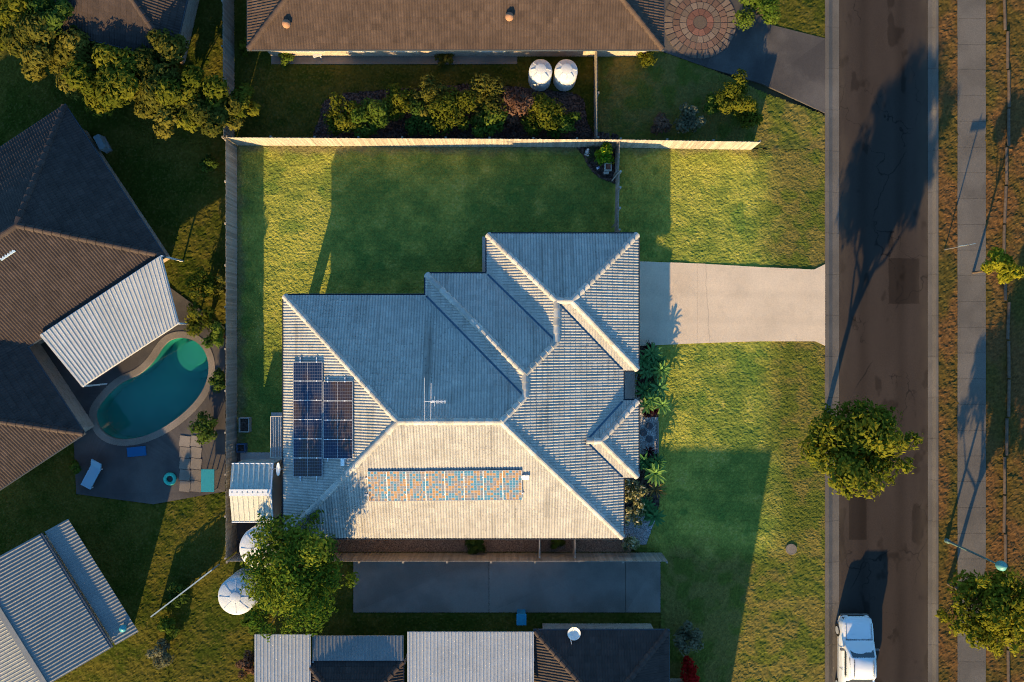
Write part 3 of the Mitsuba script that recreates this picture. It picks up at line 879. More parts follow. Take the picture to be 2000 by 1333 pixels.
# satellite dish on the eave
k = thing('satellite_dish', 'pale oval satellite dish on the left eave beside the garden shed', 'satellite dish')
c = PZ(545, 917, 2.7); nd = np.array([-0.83, 0.05, 0.56]); nd /= np.linalg.norm(nd)
a_ = np.cross([0, 0, 1], nd); a_ /= np.linalg.norm(a_); b_ = np.cross(nd, a_)
rr = np.linspace(0, 0.36, 8); an = np.linspace(0, 2 * np.pi, 36, endpoint=False)
v = np.array([c + nd * (0.55 * r * r - 0.02) + r * (math.cos(t) * a_ + math.sin(t) * b_) for r in rr for t in an])
f = []
for i in range(7):
    for j in range(36):
        j2 = (j + 1) % 36
        f += [[i * 36 + j, (i + 1) * 36 + j, (i + 1) * 36 + j2], [i * 36 + j, (i + 1) * 36 + j2, i * 36 + j2]]
part(k, 'reflector', M(v, f), 'paint', smooth=True, color=(0.6, 0.62, 0.64))
lnb = c + nd * 0.42 + np.array([0, 0, -0.08])
part(k, 'arm', tube([c - b_ * 0.33, lnb], 0.014), 'metal_coat', color=(0.35, 0.36, 0.38))
part(k, 'receiver', bar(lnb, lnb - nd * 0.12, 0.07), 'metal_coat', color=(0.2, 0.2, 0.22))
part(k, 'bracket', tube([c, c + [0.25, 0, -0.12], [g2(xL, 0)[0] + 0.03, c[1], HE - 0.05]], 0.02), 'metal_coat', color=(0.35, 0.36, 0.38))


# ------------------------------------------------------------------ fences
def fence(pts, height, label, seed, post_side=1, tone=(0.2, 0.9), rail_n=3):
    """Paling fence through plan points, posts and rails on one side."""
    k = thing('paling_fence', label, 'fence')
    rng = np.random.default_rng(seed)
    V, F, U, n = [], [], [], 0
    for a, b in zip(pts[:-1], pts[1:]):
        a, b = np.asarray(a, float), np.asarray(b, float)
        L = np.linalg.norm(b - a); d = (b - a) / L; s = np.array([-d[1], d[0]]) * post_side
        cnt = int(L / 0.1)
        for i in range(cnt):
            t = (i + 0.5) * L / cnt
            hh = height + rng.normal(0, 0.012)
            o = s * (0.006 if i % 2 else 0.0) + s * rng.normal(0, 0.002)
            m = bar(np.r_[a + d * t + o, -0.02], np.r_[a + d * t + o, hh], 0.096, 0.016)
            # bars along z are built with x as their width: turn to the fence direction
            m = box(0, 0, hh / 2, 0.096, 0.016, hh, math.atan2(d[1], d[0])); m.apply_translation(np.r_[a + d * t + o, 0])
            V.append(np.asarray(m.vertices)); F.append(np.asarray(m.faces) + n); n += 8
            U.append(np.full(8, rng.uniform(*tone)))
        np_ = max(1, int(round(L / 2.4)))
        for i in range(np_ + 1):
            q = a + d * L * i / np_ + s * 0.10
            m = box(q[0], q[1], height / 2 - 0.06, 0.1, 0.1, height - 0.1, math.atan2(d[1], d[0]))
            part(k, 'post', m, 'weathered_timber', uv=np.full((8, 2), rng.random() * 0.4))
        for z in np.linspace(0.3, height - 0.25, rail_n):
            m = bar(np.r_[a + s * 0.04, z], np.r_[b + s * 0.04, z], 0.04, 0.08)
            part(k, 'rail', m, 'weathered_timber', uv=np.full((8, 2), rng.random() * 0.4))
    U = np.concatenate(U)
    part(k, 'paling', M(np.vstack(V), np.vstack(F)), 'weathered_timber', uv=np.c_[U, U], kind='stuff', label='close set upright grey timber palings')
    return k


fence([P(463, 284.5), P(1205, 288.5), P(1467, 293)], 1.8, 'weathered grey timber fence along the top of the back lawn', 1, post_side=1, tone=(0.3, 1.0))
fence([P(463, 1076), P(463, 287)], 1.8, 'weathered timber fence along the left side of the back lawn', 2, post_side=1, tone=(0.1, 0.8))
fence([P(463, 1080), P(1292, 1080)], 1.8, 'timber fence below the house along its gravel side path', 3, post_side=-1, tone=(0.2, 0.8))
fence([P(1203.5, 290), P(1202, 345)], 1.5, 'short pale timber fence dividing back and front lawns', 4, post_side=-1, tone=(0.5, 0.9), rail_n=2)
fence([P(457, -60), P(458, 282)], 1.8, 'grey timber fence running up between the two upper neighbours', 5, post_side=-1, tone=(0.0, 0.5))
# gate in the dividing fence
k = thing('side_gate', 'blue grey slatted timber gate between the dividing fence and house', 'gate')
a, b = P(1202, 347), P(1200, 458)
d = (b - a) / np.linalg.norm(b - a)
rng = np.random.default_rng(6)
nsl = 30
for i in range(nsl):
    t = (i + 0.5) / nsl
    q = a + (b - a) * t
    m = box(q[0], q[1], 0.85, 0.018, np.linalg.norm(b - a) / nsl - 0.008, 1.5 + rng.normal(0, 0.01))
    part(k, 'slat', m, 'weathered_timber', uv=np.full((8, 2), rng.uniform(0.1, 0.6)))
for t in (0.0, 0.27, 0.62, 0.99):
    q = a + (b - a) * t
    part(k, 'post', box(q[0] + 0.08, q[1], 0.85, 0.1, 0.1, 1.75), 'weathered_timber', uv=np.full((8, 2), 0.8))
for z in (0.35, 1.3):
    part(k, 'rail', bar(np.r_[a + [0.035, 0], z], np.r_[b + [0.035, 0], z], 0.05, 0.09), 'weathered_timber', uv=np.full((8, 2), 0.7))
part(k, 'brace', bar(np.r_[P(1193, 447), 0.5], np.r_[P(1201, 438), 1.55], 0.06), 'weathered_timber', uv=np.full((8, 2), 0.2))
part(k, 'brace', bar(np.r_[P(1193, 357), 0.5], np.r_[P(1203, 346), 1.55], 0.06), 'weathered_timber', uv=np.full((8, 2), 0.9))
# two gates across the lower side path
for x, lab, tone in ((1052, 'thin white gate across the gravel side path', 0.95), (1119, 'narrow weathered timber gate at the front end of the side path', 0.6)):
    k = thing('path_gate', lab, 'gate')
    a, b = P(x, 1036), P(x, 1074)
    for t in (0.02, 0.98):
        q = a + (b - a) * t
        part(k, 'post', box(q[0], q[1], 0.85, 0.09, 0.09, 1.75), 'weathered_timber', uv=np.full((8, 2), tone))
    for i in range(9):
        q = a + (b - a) * (i + 1) / 10
        part(k, 'board', box(q[0], q[1], 0.85, 0.02, 0.1, 1.5), 'weathered_timber', uv=np.full((8, 2), tone))
    part(k, 'rail', bar(np.r_[a + [0.03, 0], 1.4], np.r_[b + [0.03, 0], 1.4], 0.04, 0.09), 'weathered_timber', uv=np.full((8, 2), tone))


# ------------------------------------------------------------------ ribbed metal roofs and sheds
def ribbed(A, B, C, D, spacing=0.19, rib=0.03, rw=0.045):
    """Sheet over the quad; ribs run from AB to DC."""
    A, B, C, D = [np.asarray(q, float) for q in (A, B, C, D)]
    nrm = np.cross(B - A, D - A); nrm /= np.linalg.norm(nrm)
    if nrm[2] < 0: nrm = -nrm
    ms = [quads([[A, B, C, D]])]
    n = max(2, int(round(np.linalg.norm(B - A) / spacing)))
    for i in range(n):
        t = (i + 0.5) / n
        a, b = A + (B - A) * t, D + (C - D) * t
        e_ = (B - A) / np.linalg.norm(B - A)
        p = [a - e_ * rw, a - e_ * rw * 0.4 + nrm * rib, a + e_ * rw * 0.4 + nrm * rib, a + e_ * rw]
        q = [x + (b - a) for x in p]
        ms.append(quads([[p[j], p[j + 1], q[j + 1], q[j]] for j in range(3)]))
    ms.append(quads([[A - nrm * 0.02, D - nrm * 0.02, C - nrm * 0.02, B - nrm * 0.02]]))
    return cat(ms)


def metal(name, c0, c1, rough=0.45):
    princ(name, lambda p, n, uv: mix(c0, c1, fbm(p.x * 1.3, p.y * 1.3, p.z, 4)) * (0.9 + 0.2 * fbm(p.x * 12, p.y * 12, p.z, 2)), rough, 0.4)


metal('cream_metal', (0.42, 0.42, 0.36), (0.55, 0.54, 0.47))
metal('white_metal', (0.33, 0.33, 0.32), (0.44, 0.44, 0.43))
metal('grey_metal', (0.15, 0.155, 0.155), (0.22, 0.22, 0.215))

# garden shed
k = thing('garden_shed', 'small gabled metal garden shed with cream ribbed roof beside the left fence', 'shed')
ze, zr = 1.95, 2.35
x0, x1 = P(453, 0, ze)[0], P(532.5, 0, ze)[0]
yt, ym, yb2 = P(0, 905.5, ze)[1], P(0, 963, zr)[1], P(0, 1020.5, ze)[1]
part(k, 'roof', ribbed((x1, yt, ze), (x0, yt, ze), (x0, ym, zr), (x1, ym, zr), 0.3, 0.04, 0.05), 'cream_metal', label='shaded upper roof slope of the shed')
part(k, 'roof', ribbed((x0, yb2, ze), (x1, yb2, ze), (x1, ym, zr), (x0, ym, zr), 0.3, 0.03, 0.02), 'cream_metal', label='sunlit lower roof slope of the shed')
part(k, 'ridge_cap', cat([bar((x0 - 0.02, ym + 0.09, zr + 0.005), (x1 + 0.02, ym + 0.09, zr + 0.005), 0.2, 0.02), bar((x0 - 0.02, ym - 0.09, zr + 0.008), (x1 + 0.02, ym - 0.09, zr + 0.008), 0.18, 0.02)]), 'paint', color=(0.78, 0.78, 0.77))
for (ya_, za, yb_, zb_) in ((yt, ze, ym, zr), (ym, zr, yb2, ze)):
    part(k, 'barge_board', bar((x1 + 0.03, ya_, za), (x1 + 0.03, yb_, zb_), 0.06, 0.13), 'paint', color=(0.7, 0.72, 0.74))
for y, z in ((yt, ze), (yb2, ze)):
    part(k, 'eave_trim', bar((x0, y, z), (x1 + 0.06, y, z), 0.05, 0.06), 'paint', color=(0.78, 0.78, 0.78))
wp = sg.box(x0 + 0.06, yb2 + 0.06, x1 - 0.06, yt - 0.06)
part(k, 'wall', prism(wp, 0.0, ze - 0.03), 'cream_metal')
part(k, 'door', box(x1 - 0.05, ym, 0.95, 0.04, 1.4, 1.8), 'paint', color=(0.45, 0.45, 0.4))

# clothesline
k = thing('clothesline', 'fold down clothesline with cream frame fixed to the left house wall', 'clothesline')
z = 1.7
a, b = P(528.5, 814, z), P(552, 894.5, z)
CRM = (0.62, 0.52, 0.40)
part(k, 'frame', cat([bar((a[0], a[1], z), (a[0], b[1], z), 0.05), bar((a[0], a[1], z), (P(571, 0)[0], a[1], z), 0.05), bar((a[0], b[1], z), (P(571, 0)[0], b[1], z), 0.05)]), 'metal_coat', color=CRM)
for i in range(7):
    x = a[0] + (i + 1) * 0.145
    part(k, 'line', tube([(x, a[1], z + 0.02), (x, (a[1] + b[1]) / 2, z - 0.01), (x, b[1], z + 0.02)], 0.012, 6), 'metal_coat', color=(0.6, 0.6, 0.6))
part(k, 'strut', bar((a[0] + 0.1, a[1], z), (P(576, 0)[0], a[1], 1.0), 0.03), 'metal_coat', color=CRM)
part(k, 'strut', bar((a[0] + 0.1, b[1], z), (P(576, 0)[0], b[1], 1.0), 0.03), 'metal_coat', color=CRM)

# planters by the left fence
def trough(cx, cy, w, l, h, colr, label, fill):
    k = thing('planter_box', label, 'planter')
    t = 0.06
    part(k, 'box', cat([box(cx - w / 2 + t / 2, cy, h / 2, t, l, h), box(cx + w / 2 - t / 2, cy, h / 2, t, l, h), box(cx, cy - l / 2 + t / 2, h / 2 - 0.002, w - 2 * t, t, h), box(cx, cy + l / 2 - t / 2, h / 2 - 0.002, w - 2 * t, t, h)]), 'matte_paint', color=colr)
    part(k, 'soil', box(cx, cy, h * 0.35, w - 2 * t, l - 2 * t, h * 0.7), 'mulch' if fill is None else 'matte_paint', **({} if fill is None else {'color': fill}))
    return k


q = P(478, 829); trough(q[0] + 0.1, q[1], 0.6, 0.85, 0.45, (0.30, 0.28, 0.25), 'grey raised planter box by the left fence', None)
q = P(469, 874); trough(q[0] + 0.18, q[1], 0.5, 0.5, 0.45, (0.05, 0.09, 0.16), 'dark blue square planter in the shade by the left fence', None)
q = P(1187, 328); kk = trough(q[0], q[1], 0.42, 0.46, 0.32, (0.48, 0.45, 0.40), 'pale stone square planter with terracotta centre in the corner bed', (0.32, 0.13, 0.09))
part(kk, 'step', box(q[0] - 0.1, q[1] - 0.33, 0.12, 0.3, 0.12, 0.16), 'matte_paint', color=(0.5, 0.48, 0.42))
# two garden ornaments
q = P(1146, 299)
k = thing('garden_statue', 'small grey and white seated stone statue at the edge of the corner bed', 'statue')
part(k, 'plinth', box(q[0], q[1] - 0.1, 0.14, 0.28, 0.2, 0.16, -0.4), 'matte_paint', color=(0.6, 0.58, 0.55))
part(k, 'body', lathe([(0.02, 0), (0.13, 0.02), (0.12, 0.15), (0.08, 0.3), (0.04, 0.36), (0.001, 0.37)], 16, (q[0], q[1], 0.2)), 'matte_paint', smooth=True, color=(0.4, 0.4, 0.42))
part(k, 'head', lathe([(0.001, 0), (0.06, 0.03), (0.075, 0.09), (0.05, 0.15), (0.001, 0.17)], 14, (q[0] + 0.02, q[1] + 0.05, 0.54)), 'matte_paint', smooth=True, color=(0.55, 0.53, 0.52))
q = P(1167, 330)
k = thing('garden_ornament', 'little blue and white ornament on the dark mulch', 'ornament')
part(k, 'base', box(q[0], q[1], 0.15, 0.14, 0.12, 0.1, 0.5), 'paint', color=(0.7, 0.72, 0.75))
part(k, 'top', lathe([(0.02, 0), (0.07, 0.03), (0.06, 0.1), (0.001, 0.14)], 14, (q[0] + 0.05, q[1] + 0.03, 0.2)), 'paint', smooth=True, color=(0.15, 0.22, 0.4))
# stepping stones
rng = np.random.default_rng(5)
for (x, y, lab) in ((1268, 832.5, 'dark octagonal stepping stone nearest the porch on pale gravel'), (1256.5, 845.5, 'dark octagonal stepping stone against the house wall'), (1268, 857.5, 'dark octagonal stepping stone lowest of the three')):
    q = P(x, y)
    an = np.arange(8) * math.pi / 4 + 0.39
    pg = sg.Polygon([(q[0] + 0.21 * math.cos(t), q[1] + 0.21 * math.sin(t)) for t in an])
    k = solid('stepping_stone', lab, 'stepping stone', prism(pg, 0.0, 0.115), 'matte_paint', color=(0.085, 0.085, 0.095), group='stepping stones in the gravel bed')


# ------------------------------------------------------------------ plants
def leaf_cloud(clumps, n, size, cols, seed, up=0.35, jitter=0.35, narrow=0.55):
    """Folded leaf faces spread through ellipsoid clumps [(centre, radii)]; returns mesh, colours."""
    rng = np.random.default_rng(seed)
    vol = np.array([r[0] * r[1] * r[2] for _, r in clumps]) ** 0.75; cnt = np.maximum(12, (n * vol / vol.sum()).astype(int))
    PV, NV, CC = [], [], []
    for (c, r), m in zip(clumps, cnt):
        d = rng.normal(size=(m, 3)); d /= np.linalg.norm(d, axis=1, keepdims=True)
        bump = 0.78 + 0.45 * meshkit.noise(d * 2.6 + np.array(c) * 1.7, seed)[:, None]
        rad = rng.random((m, 1)) ** 0.42 * bump
        PV.append(np.array(c) + d * rad * np.array(r))
        nn = d + rng.normal(0, jitter, (m, 3)) + [0, 0, up]
        NV.append(nn / np.linalg.norm(nn, axis=1, keepdims=True))
        tone = np.clip(rng.normal(0.45, 0.28) + rng.normal(0, 0.22, m), 0, 1)[:, None]
        CC.append(np.array(cols[0]) * (1 - tone) + np.array(cols[1]) * tone)
    p, nv, cc = np.vstack(PV), np.vstack(NV), np.vstack(CC)
    if len(cols) > 2:
        pick = rng.random(len(p)) < 0.12
        cc[pick] = cols[2]
    m = len(p)
    a = np.cross(nv, rng.normal(size=(m, 3))); a /= np.linalg.norm(a, axis=1, keepdims=True)
    b = np.cross(nv, a)
    s = size * rng.uniform(0.45, 1.5, (m, 1))
    v = np.stack([p - a * s, p + b * s * narrow - nv * s * 0.18, p + a * s, p - b * s * narrow - nv * s * 0.18], 1)
    return quads(v), np.repeat(cc, 4, 0)


def plant(name, cat_, label, base, height, radius, n, leaf, cols, seed, trunk_r=0.0, crown_lo=0.0, clumps=9, group=None, squash=1.0, stretch=(1, 1), lean=(0, 0)):
    """Tree or shrub: trunk with limbs (if trunk_r) and a crown of leaf clumps."""
    k = thing(name, label, cat_, group)
    rng = np.random.default_rng(seed)
    bx, by = base
    cz = (crown_lo + height) / 2; rz = (height - crown_lo) / 2 * squash
    cl = []
    for i in range(clumps):
        t = i * 2.39996 + rng.uniform(-0.4, 0.4)
        rr = radius * 0.74 * math.sqrt((i + 0.3) / clumps)
        zz = cz + rz * rng.uniform(-0.45, 0.62) * (1.0 - 0.5 * rr / radius)
        cr = radius * (rng.uniform(0.24, 0.42) if clumps > 12 else rng.uniform(0.32, 0.48))
        cl.append(((bx + lean[0] + rr * math.cos(t) * stretch[0], by + lean[1] + rr * math.sin(t) * stretch[1], zz), (cr * min(1.2, stretch[0]), cr * min(1.2, stretch[1]), min(cr * 0.85, rz * 0.8))))
    if clumps > 12:
        for i in range(clumps // 2):
            t = rng.uniform(0, 2 * math.pi); rr = radius * rng.uniform(0.72, 1.0); cr = radius * rng.uniform(0.11, 0.2)
            cl.append(((bx + lean[0] + rr * math.cos(t), by + lean[1] + rr * math.sin(t), cz + rz * rng.uniform(-0.5, 0.5)), (cr, cr, cr * 0.8)))
    if trunk_r:
        top = np.array([bx + lean[0], by + lean[1], cz])
        mid = np.array([bx + lean[0] * 0.35 + rng.normal(0, 0.06), by + lean[1] * 0.35, crown_lo * 0.6 + 0.3])
        limbs = [tube([(bx, by, -0.1), mid, top], [trunk_r * 1.15, trunk_r * 0.85, trunk_r * 0.4], 9)]
        part(k, 'trunk', limbs[0], 'bark', smooth=True)
        lm = []
        for c, r in cl:
            s = mid + (top - mid) * rng.uniform(0.1, 0.75)
            e_ = np.array(c); m_ = (s + e_) / 2 + [0, 0, -0.1 * radius]
            lm.append(tube([s, m_, e_], [trunk_r * 0.45, trunk_r * 0.3, trunk_r * 0.12], 6))
        part(k, 'limbs', cat(lm), 'bark', smooth=True)
    else:
        lm = [tube([(bx, by, 0), ((bx + c[0]) / 2, (by + c[1]) / 2, c[2] * 0.5), c], [0.035, 0.025, 0.012], 5) for c, r in cl]
        part(k, 'stems', cat(lm), 'bark')
    m, c = leaf_cloud(cl, n, leaf, cols, seed)
    part(k, 'crown' if trunk_r else 'foliage', m, 'leafage', color=c)
    return k


YG = ((0.06, 0.075, 0.009), (0.14, 0.14, 0.016))      # yellow-green
OL = ((0.055, 0.062, 0.011), (0.15, 0.135, 0.025))
DG = ((0.03, 0.06, 0.012), (0.085, 0.125, 0.022))
MG = ((0.045, 0.085, 0.012), (0.13, 0.17, 0.025))
GR = ((0.10, 0.105, 0.06), (0.19, 0.18, 0.11))
RB = ((0.11, 0.055, 0.035), (0.2, 0.12, 0.08))

plant('street_tree', 'tree', 'round green street tree leaning over the near kerb', P(1602, 852), 7.8, 2.6, 11000, 0.12, ((0.075, 0.095, 0.01), (0.20, 0.19, 0.02)), 31, 0.16, 2.0, 26)
plant('street_tree', 'tree', 'yellow green tree over the footpath at lower right', P(1853, 1140), 6.4, 2.5, 8000, 0.12, ((0.10, 0.105, 0.01), (0.24, 0.22, 0.02)), 32, 0.12, 1.8, 22, lean=(0.3, -0.1))
plant('street_tree', 'tree', 'small sparse yellow green tree beside the footpath at right', P(1900, 533), 3.9, 1.15, 2200, 0.11, ((0.14, 0.14, 0.01), (0.28, 0.26, 0.02)), 33, 0.07, 1.5, 7)
plant('backyard_tree', 'tree', 'bushy green tree crowding the lower left corner of the house', P(609, 1081), 7.2, 3.05, 14000, 0.10, ((0.05, 0.10, 0.012), (0.18, 0.21, 0.022)), 34, 0.13, 1.4, 28)

hedge = [(28, 40, 75, 'olive tree in the top left corner'), (75, 90, 68, 'second olive tree from the top left corner'), (150, 118, 66, 'yellowish tree left of centre in the diagonal tree row'),
         (215, 160, 68, 'broad olive tree halfway along the diagonal tree row'), (285, 165, 66, 'tree in the diagonal row just below the navy roof'), (330, 215, 58, 'low olive tree in the diagonal row near the dark gap'),
         (385, 195, 62, 'bushy tree towards the right end of the diagonal row'), (428, 222, 48, 'small tree next to last in the diagonal row'), (322, 95, 50, 'tall narrow tree standing above the diagonal row'), (130, 30, 52, 'dark green tree above the diagonal row at top left')]
for i, (x, y, r, lab) in enumerate(hedge):
    h_ = 4.2 + 0.5 * math.sin(i * 2.3)
    rr = r / 34.0
    plant('boundary_tree', 'tree', lab, P(x, y, h_ * 0.6), h_, rr, int(1500 * rr * rr) + 600, 0.13, (OL if i % 3 else YG) if i != 9 else DG, 50 + i, 0.09, 0.8, 10, group='trees in the diagonal row at top left')
plant('boundary_tree', 'tree', 'bright green shrub like tree at the right end of the diagonal row', P(472, 196, 2.0), 3.2, 1.0, 1700, 0.11, YG, 61, 0.06, 0.6, 8)

shr = [(670, 226, 36, YG, 'rounded yellow green shrub at the left end of the shrub row'), (725, 232, 34, MG, 'green shrub second from the left in the shrub row'), (776, 200, 30, YG, 'upright yellow green shrub set back in the shrub row'),
       (822, 236, 30, DG, 'dark green shrub low against the top fence'), (835, 190, 34, OL, 'olive shrub with a bare side in the shrub row'), (885, 222, 38, YG, 'bright green shrub in the middle of the shrub row'),
       (940, 196, 40, OL, 'large olive shrub right of the middle of the shrub row'), (952, 238, 30, MG, 'green shrub in front of the large olive shrub'), (1005, 205, 28, RB, 'reddish brown shrub in the shrub row'),
       (1058, 226, 36, YG, 'spiky yellow green shrub near the two water tanks'), (1098, 236, 28, MG, 'small green shrub at the right end of the shrub row')]
for i, (x, y, r, c_, lab) in enumerate(shr):
    rr = r / 27.0
    plant('shrub', 'shrub', lab, P(x, y, 1.2), 2.3 + 0.4 * math.sin(i * 1.7), rr, int(1300 * rr * rr) + 250, 0.09, c_, 80 + i, 0, 0.1, 9, group='shrubs behind the top fence')
others = [(1440, 185, 46, 2.6, YG, 'yellow green shrub below the top right driveway'), (1395, 205, 26, 1.6, MG, 'small green shrub left of the yellow green one'), (1468, 222, 30, 1.6, YG, 'low bright shrub at the lawn edge below the top right driveway'),
          (1348, 232, 34, 1.7, GR, 'grey green rounded shrub above the front lawn fence end'), (1290, 243, 24, 1.3, RB, 'rusty brown shrub above the front lawn fence'), (1488, 2, 58, 3.6, MG, 'green shrub at the top edge over the neighbour driveway'),
          (1262, 108, 24, 1.0, YG, 'small yellow shrub at the corner of the brown roof'), (1345, 1243, 36, 1.8, GR, 'tan grey shrub right of the lower neighbour'), (1346, 1312, 26, 1.3, ((0.35, 0.01, 0.01), (0.55, 0.02, 0.02)), 'bright red flowering bush right of the lower neighbour'),
          (396, 556, 34, 2.7, YG, 'yellow green bush behind the left fence level with the house top'), (392, 622, 36, 2.9, YG, 'yellow green bush at the top end of the pool'), (425, 655, 30, 3.0, MG, 'green bush against the left fence beside the pool'),
          (405, 835, 34, 2.0, DG, 'dark green bush at the lower right of the pool'), (428, 745, 24, 1.8, DG, 'dark shrub between the pool and left fence'), (432, 560, 22, 2.6, OL, 'thin olive shrub close to the left fence'),
          (82, 815, 16, 0.9, YG, 'lone small yellow shrub in the dark left lawn'), (148, 913, 14, 0.8, MG, 'small shrub beside the pool lounger'), (350, 1160, 26, 1.2, DG, 'low dark shrub near the diagonal fence'),
          (330, 1225, 26, 1.1, MG, 'low green shrub below the diagonal fence'), (315, 1275, 30, 1.3, GR, 'pale grey shrub right of the lower left shed'), (484, 1300, 26, 1.4, RB, 'brownish shrub left of the lower neighbour roof'),
          (495, 1215, 26, 1.3, MG, 'green shrub between the large tank and lower neighbour'), (480, 92, 18, 0.9, YG, 'tiny bright shrub at the left corner of the brown roof'), (410, 320, 20, 1.3, DG, 'dark low shrub near the lit grass strip by the left fence'),
          (870, 110, 24, 0.8, OL, 'low olive plants under the brown roof eave'), (560, 108, 20, 0.7, MG, 'small plants by the wall of the brown roofed house'),
          (930, 1062, 24, 0.9, DG, 'low dark plants on the gravel side path'), (1088, 1059, 16, 0.7, MG, 'low bright green plant between the two path gates')]
for i, (x, y, r, h_, c_, lab) in enumerate(others):
    rr = r / 35.5
    plant('shrub', 'shrub', lab, P(x, y, h_ * 0.5), h_, rr, int(1300 * rr * rr) + 200, 0.085, c_, 120 + i, 0, 0.05, 8)

# planting of the corner bed and front bed
plant('citrus_shrub', 'shrub', 'glossy bright green shrub with yellow flowers in the corner bed', P(1184, 302, 1.1), 2.25, 0.68, 1300, 0.07, ((0.03, 0.10, 0.008), (0.10, 0.22, 0.015), (0.45, 0.42, 0.02)), 201, 0, 0.1, 8)
VAR = ((0.10, 0.115, 0.04), (0.36, 0.33, 0.15), (0.62, 0.56, 0.36))
for i, (x, y, r, lab) in enumerate(((1236, 960, 27, 'upper cream flecked shrub under the front eave'), (1236, 1008, 25, 'lower cream flecked shrub under the front eave'), (1230, 1062, 20, 'small cream flecked shrub at the end of the side path'), (1246, 988, 14, 'narrow cream flecked shrub in the middle of the front hedge'))):
    plant('variegated_shrub', 'shrub', lab, P(x, y, 1.0), 1.75, r / 35.0, int(900 * (r / 27.0) ** 2), 0.075, VAR, 210 + i, 0, 0.1, 9, group='cream flecked shrubs under the front eave')


def blade(length, width, rise, droop, n=8, fold=0.25):
    """Pointed arching leaf from the origin along +x."""
    t = np.linspace(0, 1, n)
    ang = rise - droop * t
    x = np.concatenate([[0], np.cumsum(np.cos((ang[1:] + ang[:-1]) / 2))]) * length / (n - 1)
    z = np.concatenate([[0], np.cumsum(np.sin((ang[1:] + ang[:-1]) / 2))]) * length / (n - 1)
    w = width * (0.35 + 1.3 * t) * np.clip(1 - t ** 3.2, 0, 1)
    w[-1] = 0.002
    v = []
    for i in range(n):
        v += [[x[i], -w[i] / 2, z[i] + fold * w[i]], [x[i], 0, z[i]], [x[i], w[i] / 2, z[i] + fold * w[i]]]
    f = []
    for i in range(n - 1):
        a = 3 * i
        f += [[a, a + 3, a + 4], [a, a + 4, a + 1], [a + 1, a + 4, a + 5], [a + 1, a + 5, a + 2]]
    return M(v, f)


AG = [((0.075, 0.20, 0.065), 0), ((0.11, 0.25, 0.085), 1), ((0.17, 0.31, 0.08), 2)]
agave_plies = {}
for tone in range(3):
    for lv, (L, W, rise, droop) in enumerate(((0.62, 0.125, 0.35, 0.75), (0.58, 0.135, 0.8, 0.7), (0.40, 0.11, 1.15, 0.5))):
        m = blade(L, W, rise, droop)
        agave_plies[(tone, lv)] = mikit.ply(m, 'leafage', True, color=np.tile(AG[tone][0], (len(m.vertices), 1)))


def agave(px, py, stem, size, tone, label, seed):
    rng = np.random.default_rng(seed)
    k = thing('rosette_plant', label, 'plant', 'green rosette plants in the front bed')
    q = P(px, py, stem + 0.15)
    part(k, 'stem', tube([(q[0], q[1], 0.0), (q[0], q[1], stem)], [0.06, 0.05], 7), 'bark', smooth=True)
    for lv, cnt in ((0, 9), (1, 8), (2, 4)):
        for i in range(cnt):
            s = size * 1.12 * rng.uniform(0.85, 1.1)
            tf = T().translate([float(q[0]), float(q[1]), stem]).rotate([0, 0, 1], float((i + 0.5 * (lv % 2)) * 360 / cnt + rng.uniform(-9, 9))).rotate([0, 1, 0], float(rng.uniform(-7, 7))).scale(float(s))
            scene[partkey(k, 'leaf')] = {**agave_plies[(tone, lv)], 'to_world': tf}


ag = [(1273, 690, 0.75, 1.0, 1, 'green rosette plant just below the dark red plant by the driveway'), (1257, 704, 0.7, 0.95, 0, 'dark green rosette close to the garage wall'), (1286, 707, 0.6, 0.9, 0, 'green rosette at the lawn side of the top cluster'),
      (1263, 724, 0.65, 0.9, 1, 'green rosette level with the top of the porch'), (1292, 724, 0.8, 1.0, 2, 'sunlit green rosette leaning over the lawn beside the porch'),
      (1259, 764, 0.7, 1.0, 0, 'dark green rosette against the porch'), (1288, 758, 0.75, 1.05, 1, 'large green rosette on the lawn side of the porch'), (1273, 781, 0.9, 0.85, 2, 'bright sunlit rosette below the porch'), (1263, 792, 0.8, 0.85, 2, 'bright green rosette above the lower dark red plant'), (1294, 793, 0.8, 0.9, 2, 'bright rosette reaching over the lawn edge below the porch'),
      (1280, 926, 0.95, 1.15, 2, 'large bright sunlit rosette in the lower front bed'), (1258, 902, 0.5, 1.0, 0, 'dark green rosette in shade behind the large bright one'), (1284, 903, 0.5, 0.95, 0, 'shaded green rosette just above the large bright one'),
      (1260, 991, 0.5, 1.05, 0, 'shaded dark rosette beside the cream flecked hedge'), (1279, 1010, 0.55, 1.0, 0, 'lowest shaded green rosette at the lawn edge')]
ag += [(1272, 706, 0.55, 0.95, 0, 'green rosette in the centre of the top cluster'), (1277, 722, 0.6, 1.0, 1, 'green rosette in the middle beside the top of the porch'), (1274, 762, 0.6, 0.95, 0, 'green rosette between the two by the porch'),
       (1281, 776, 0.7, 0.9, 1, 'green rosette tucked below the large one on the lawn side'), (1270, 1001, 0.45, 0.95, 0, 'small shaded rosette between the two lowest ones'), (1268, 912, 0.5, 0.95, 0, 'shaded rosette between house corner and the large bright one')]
for i, (x, y, s, z, t, lab) in enumerate(ag):
    agave(x, y, s, z, t, lab, 300 + i)


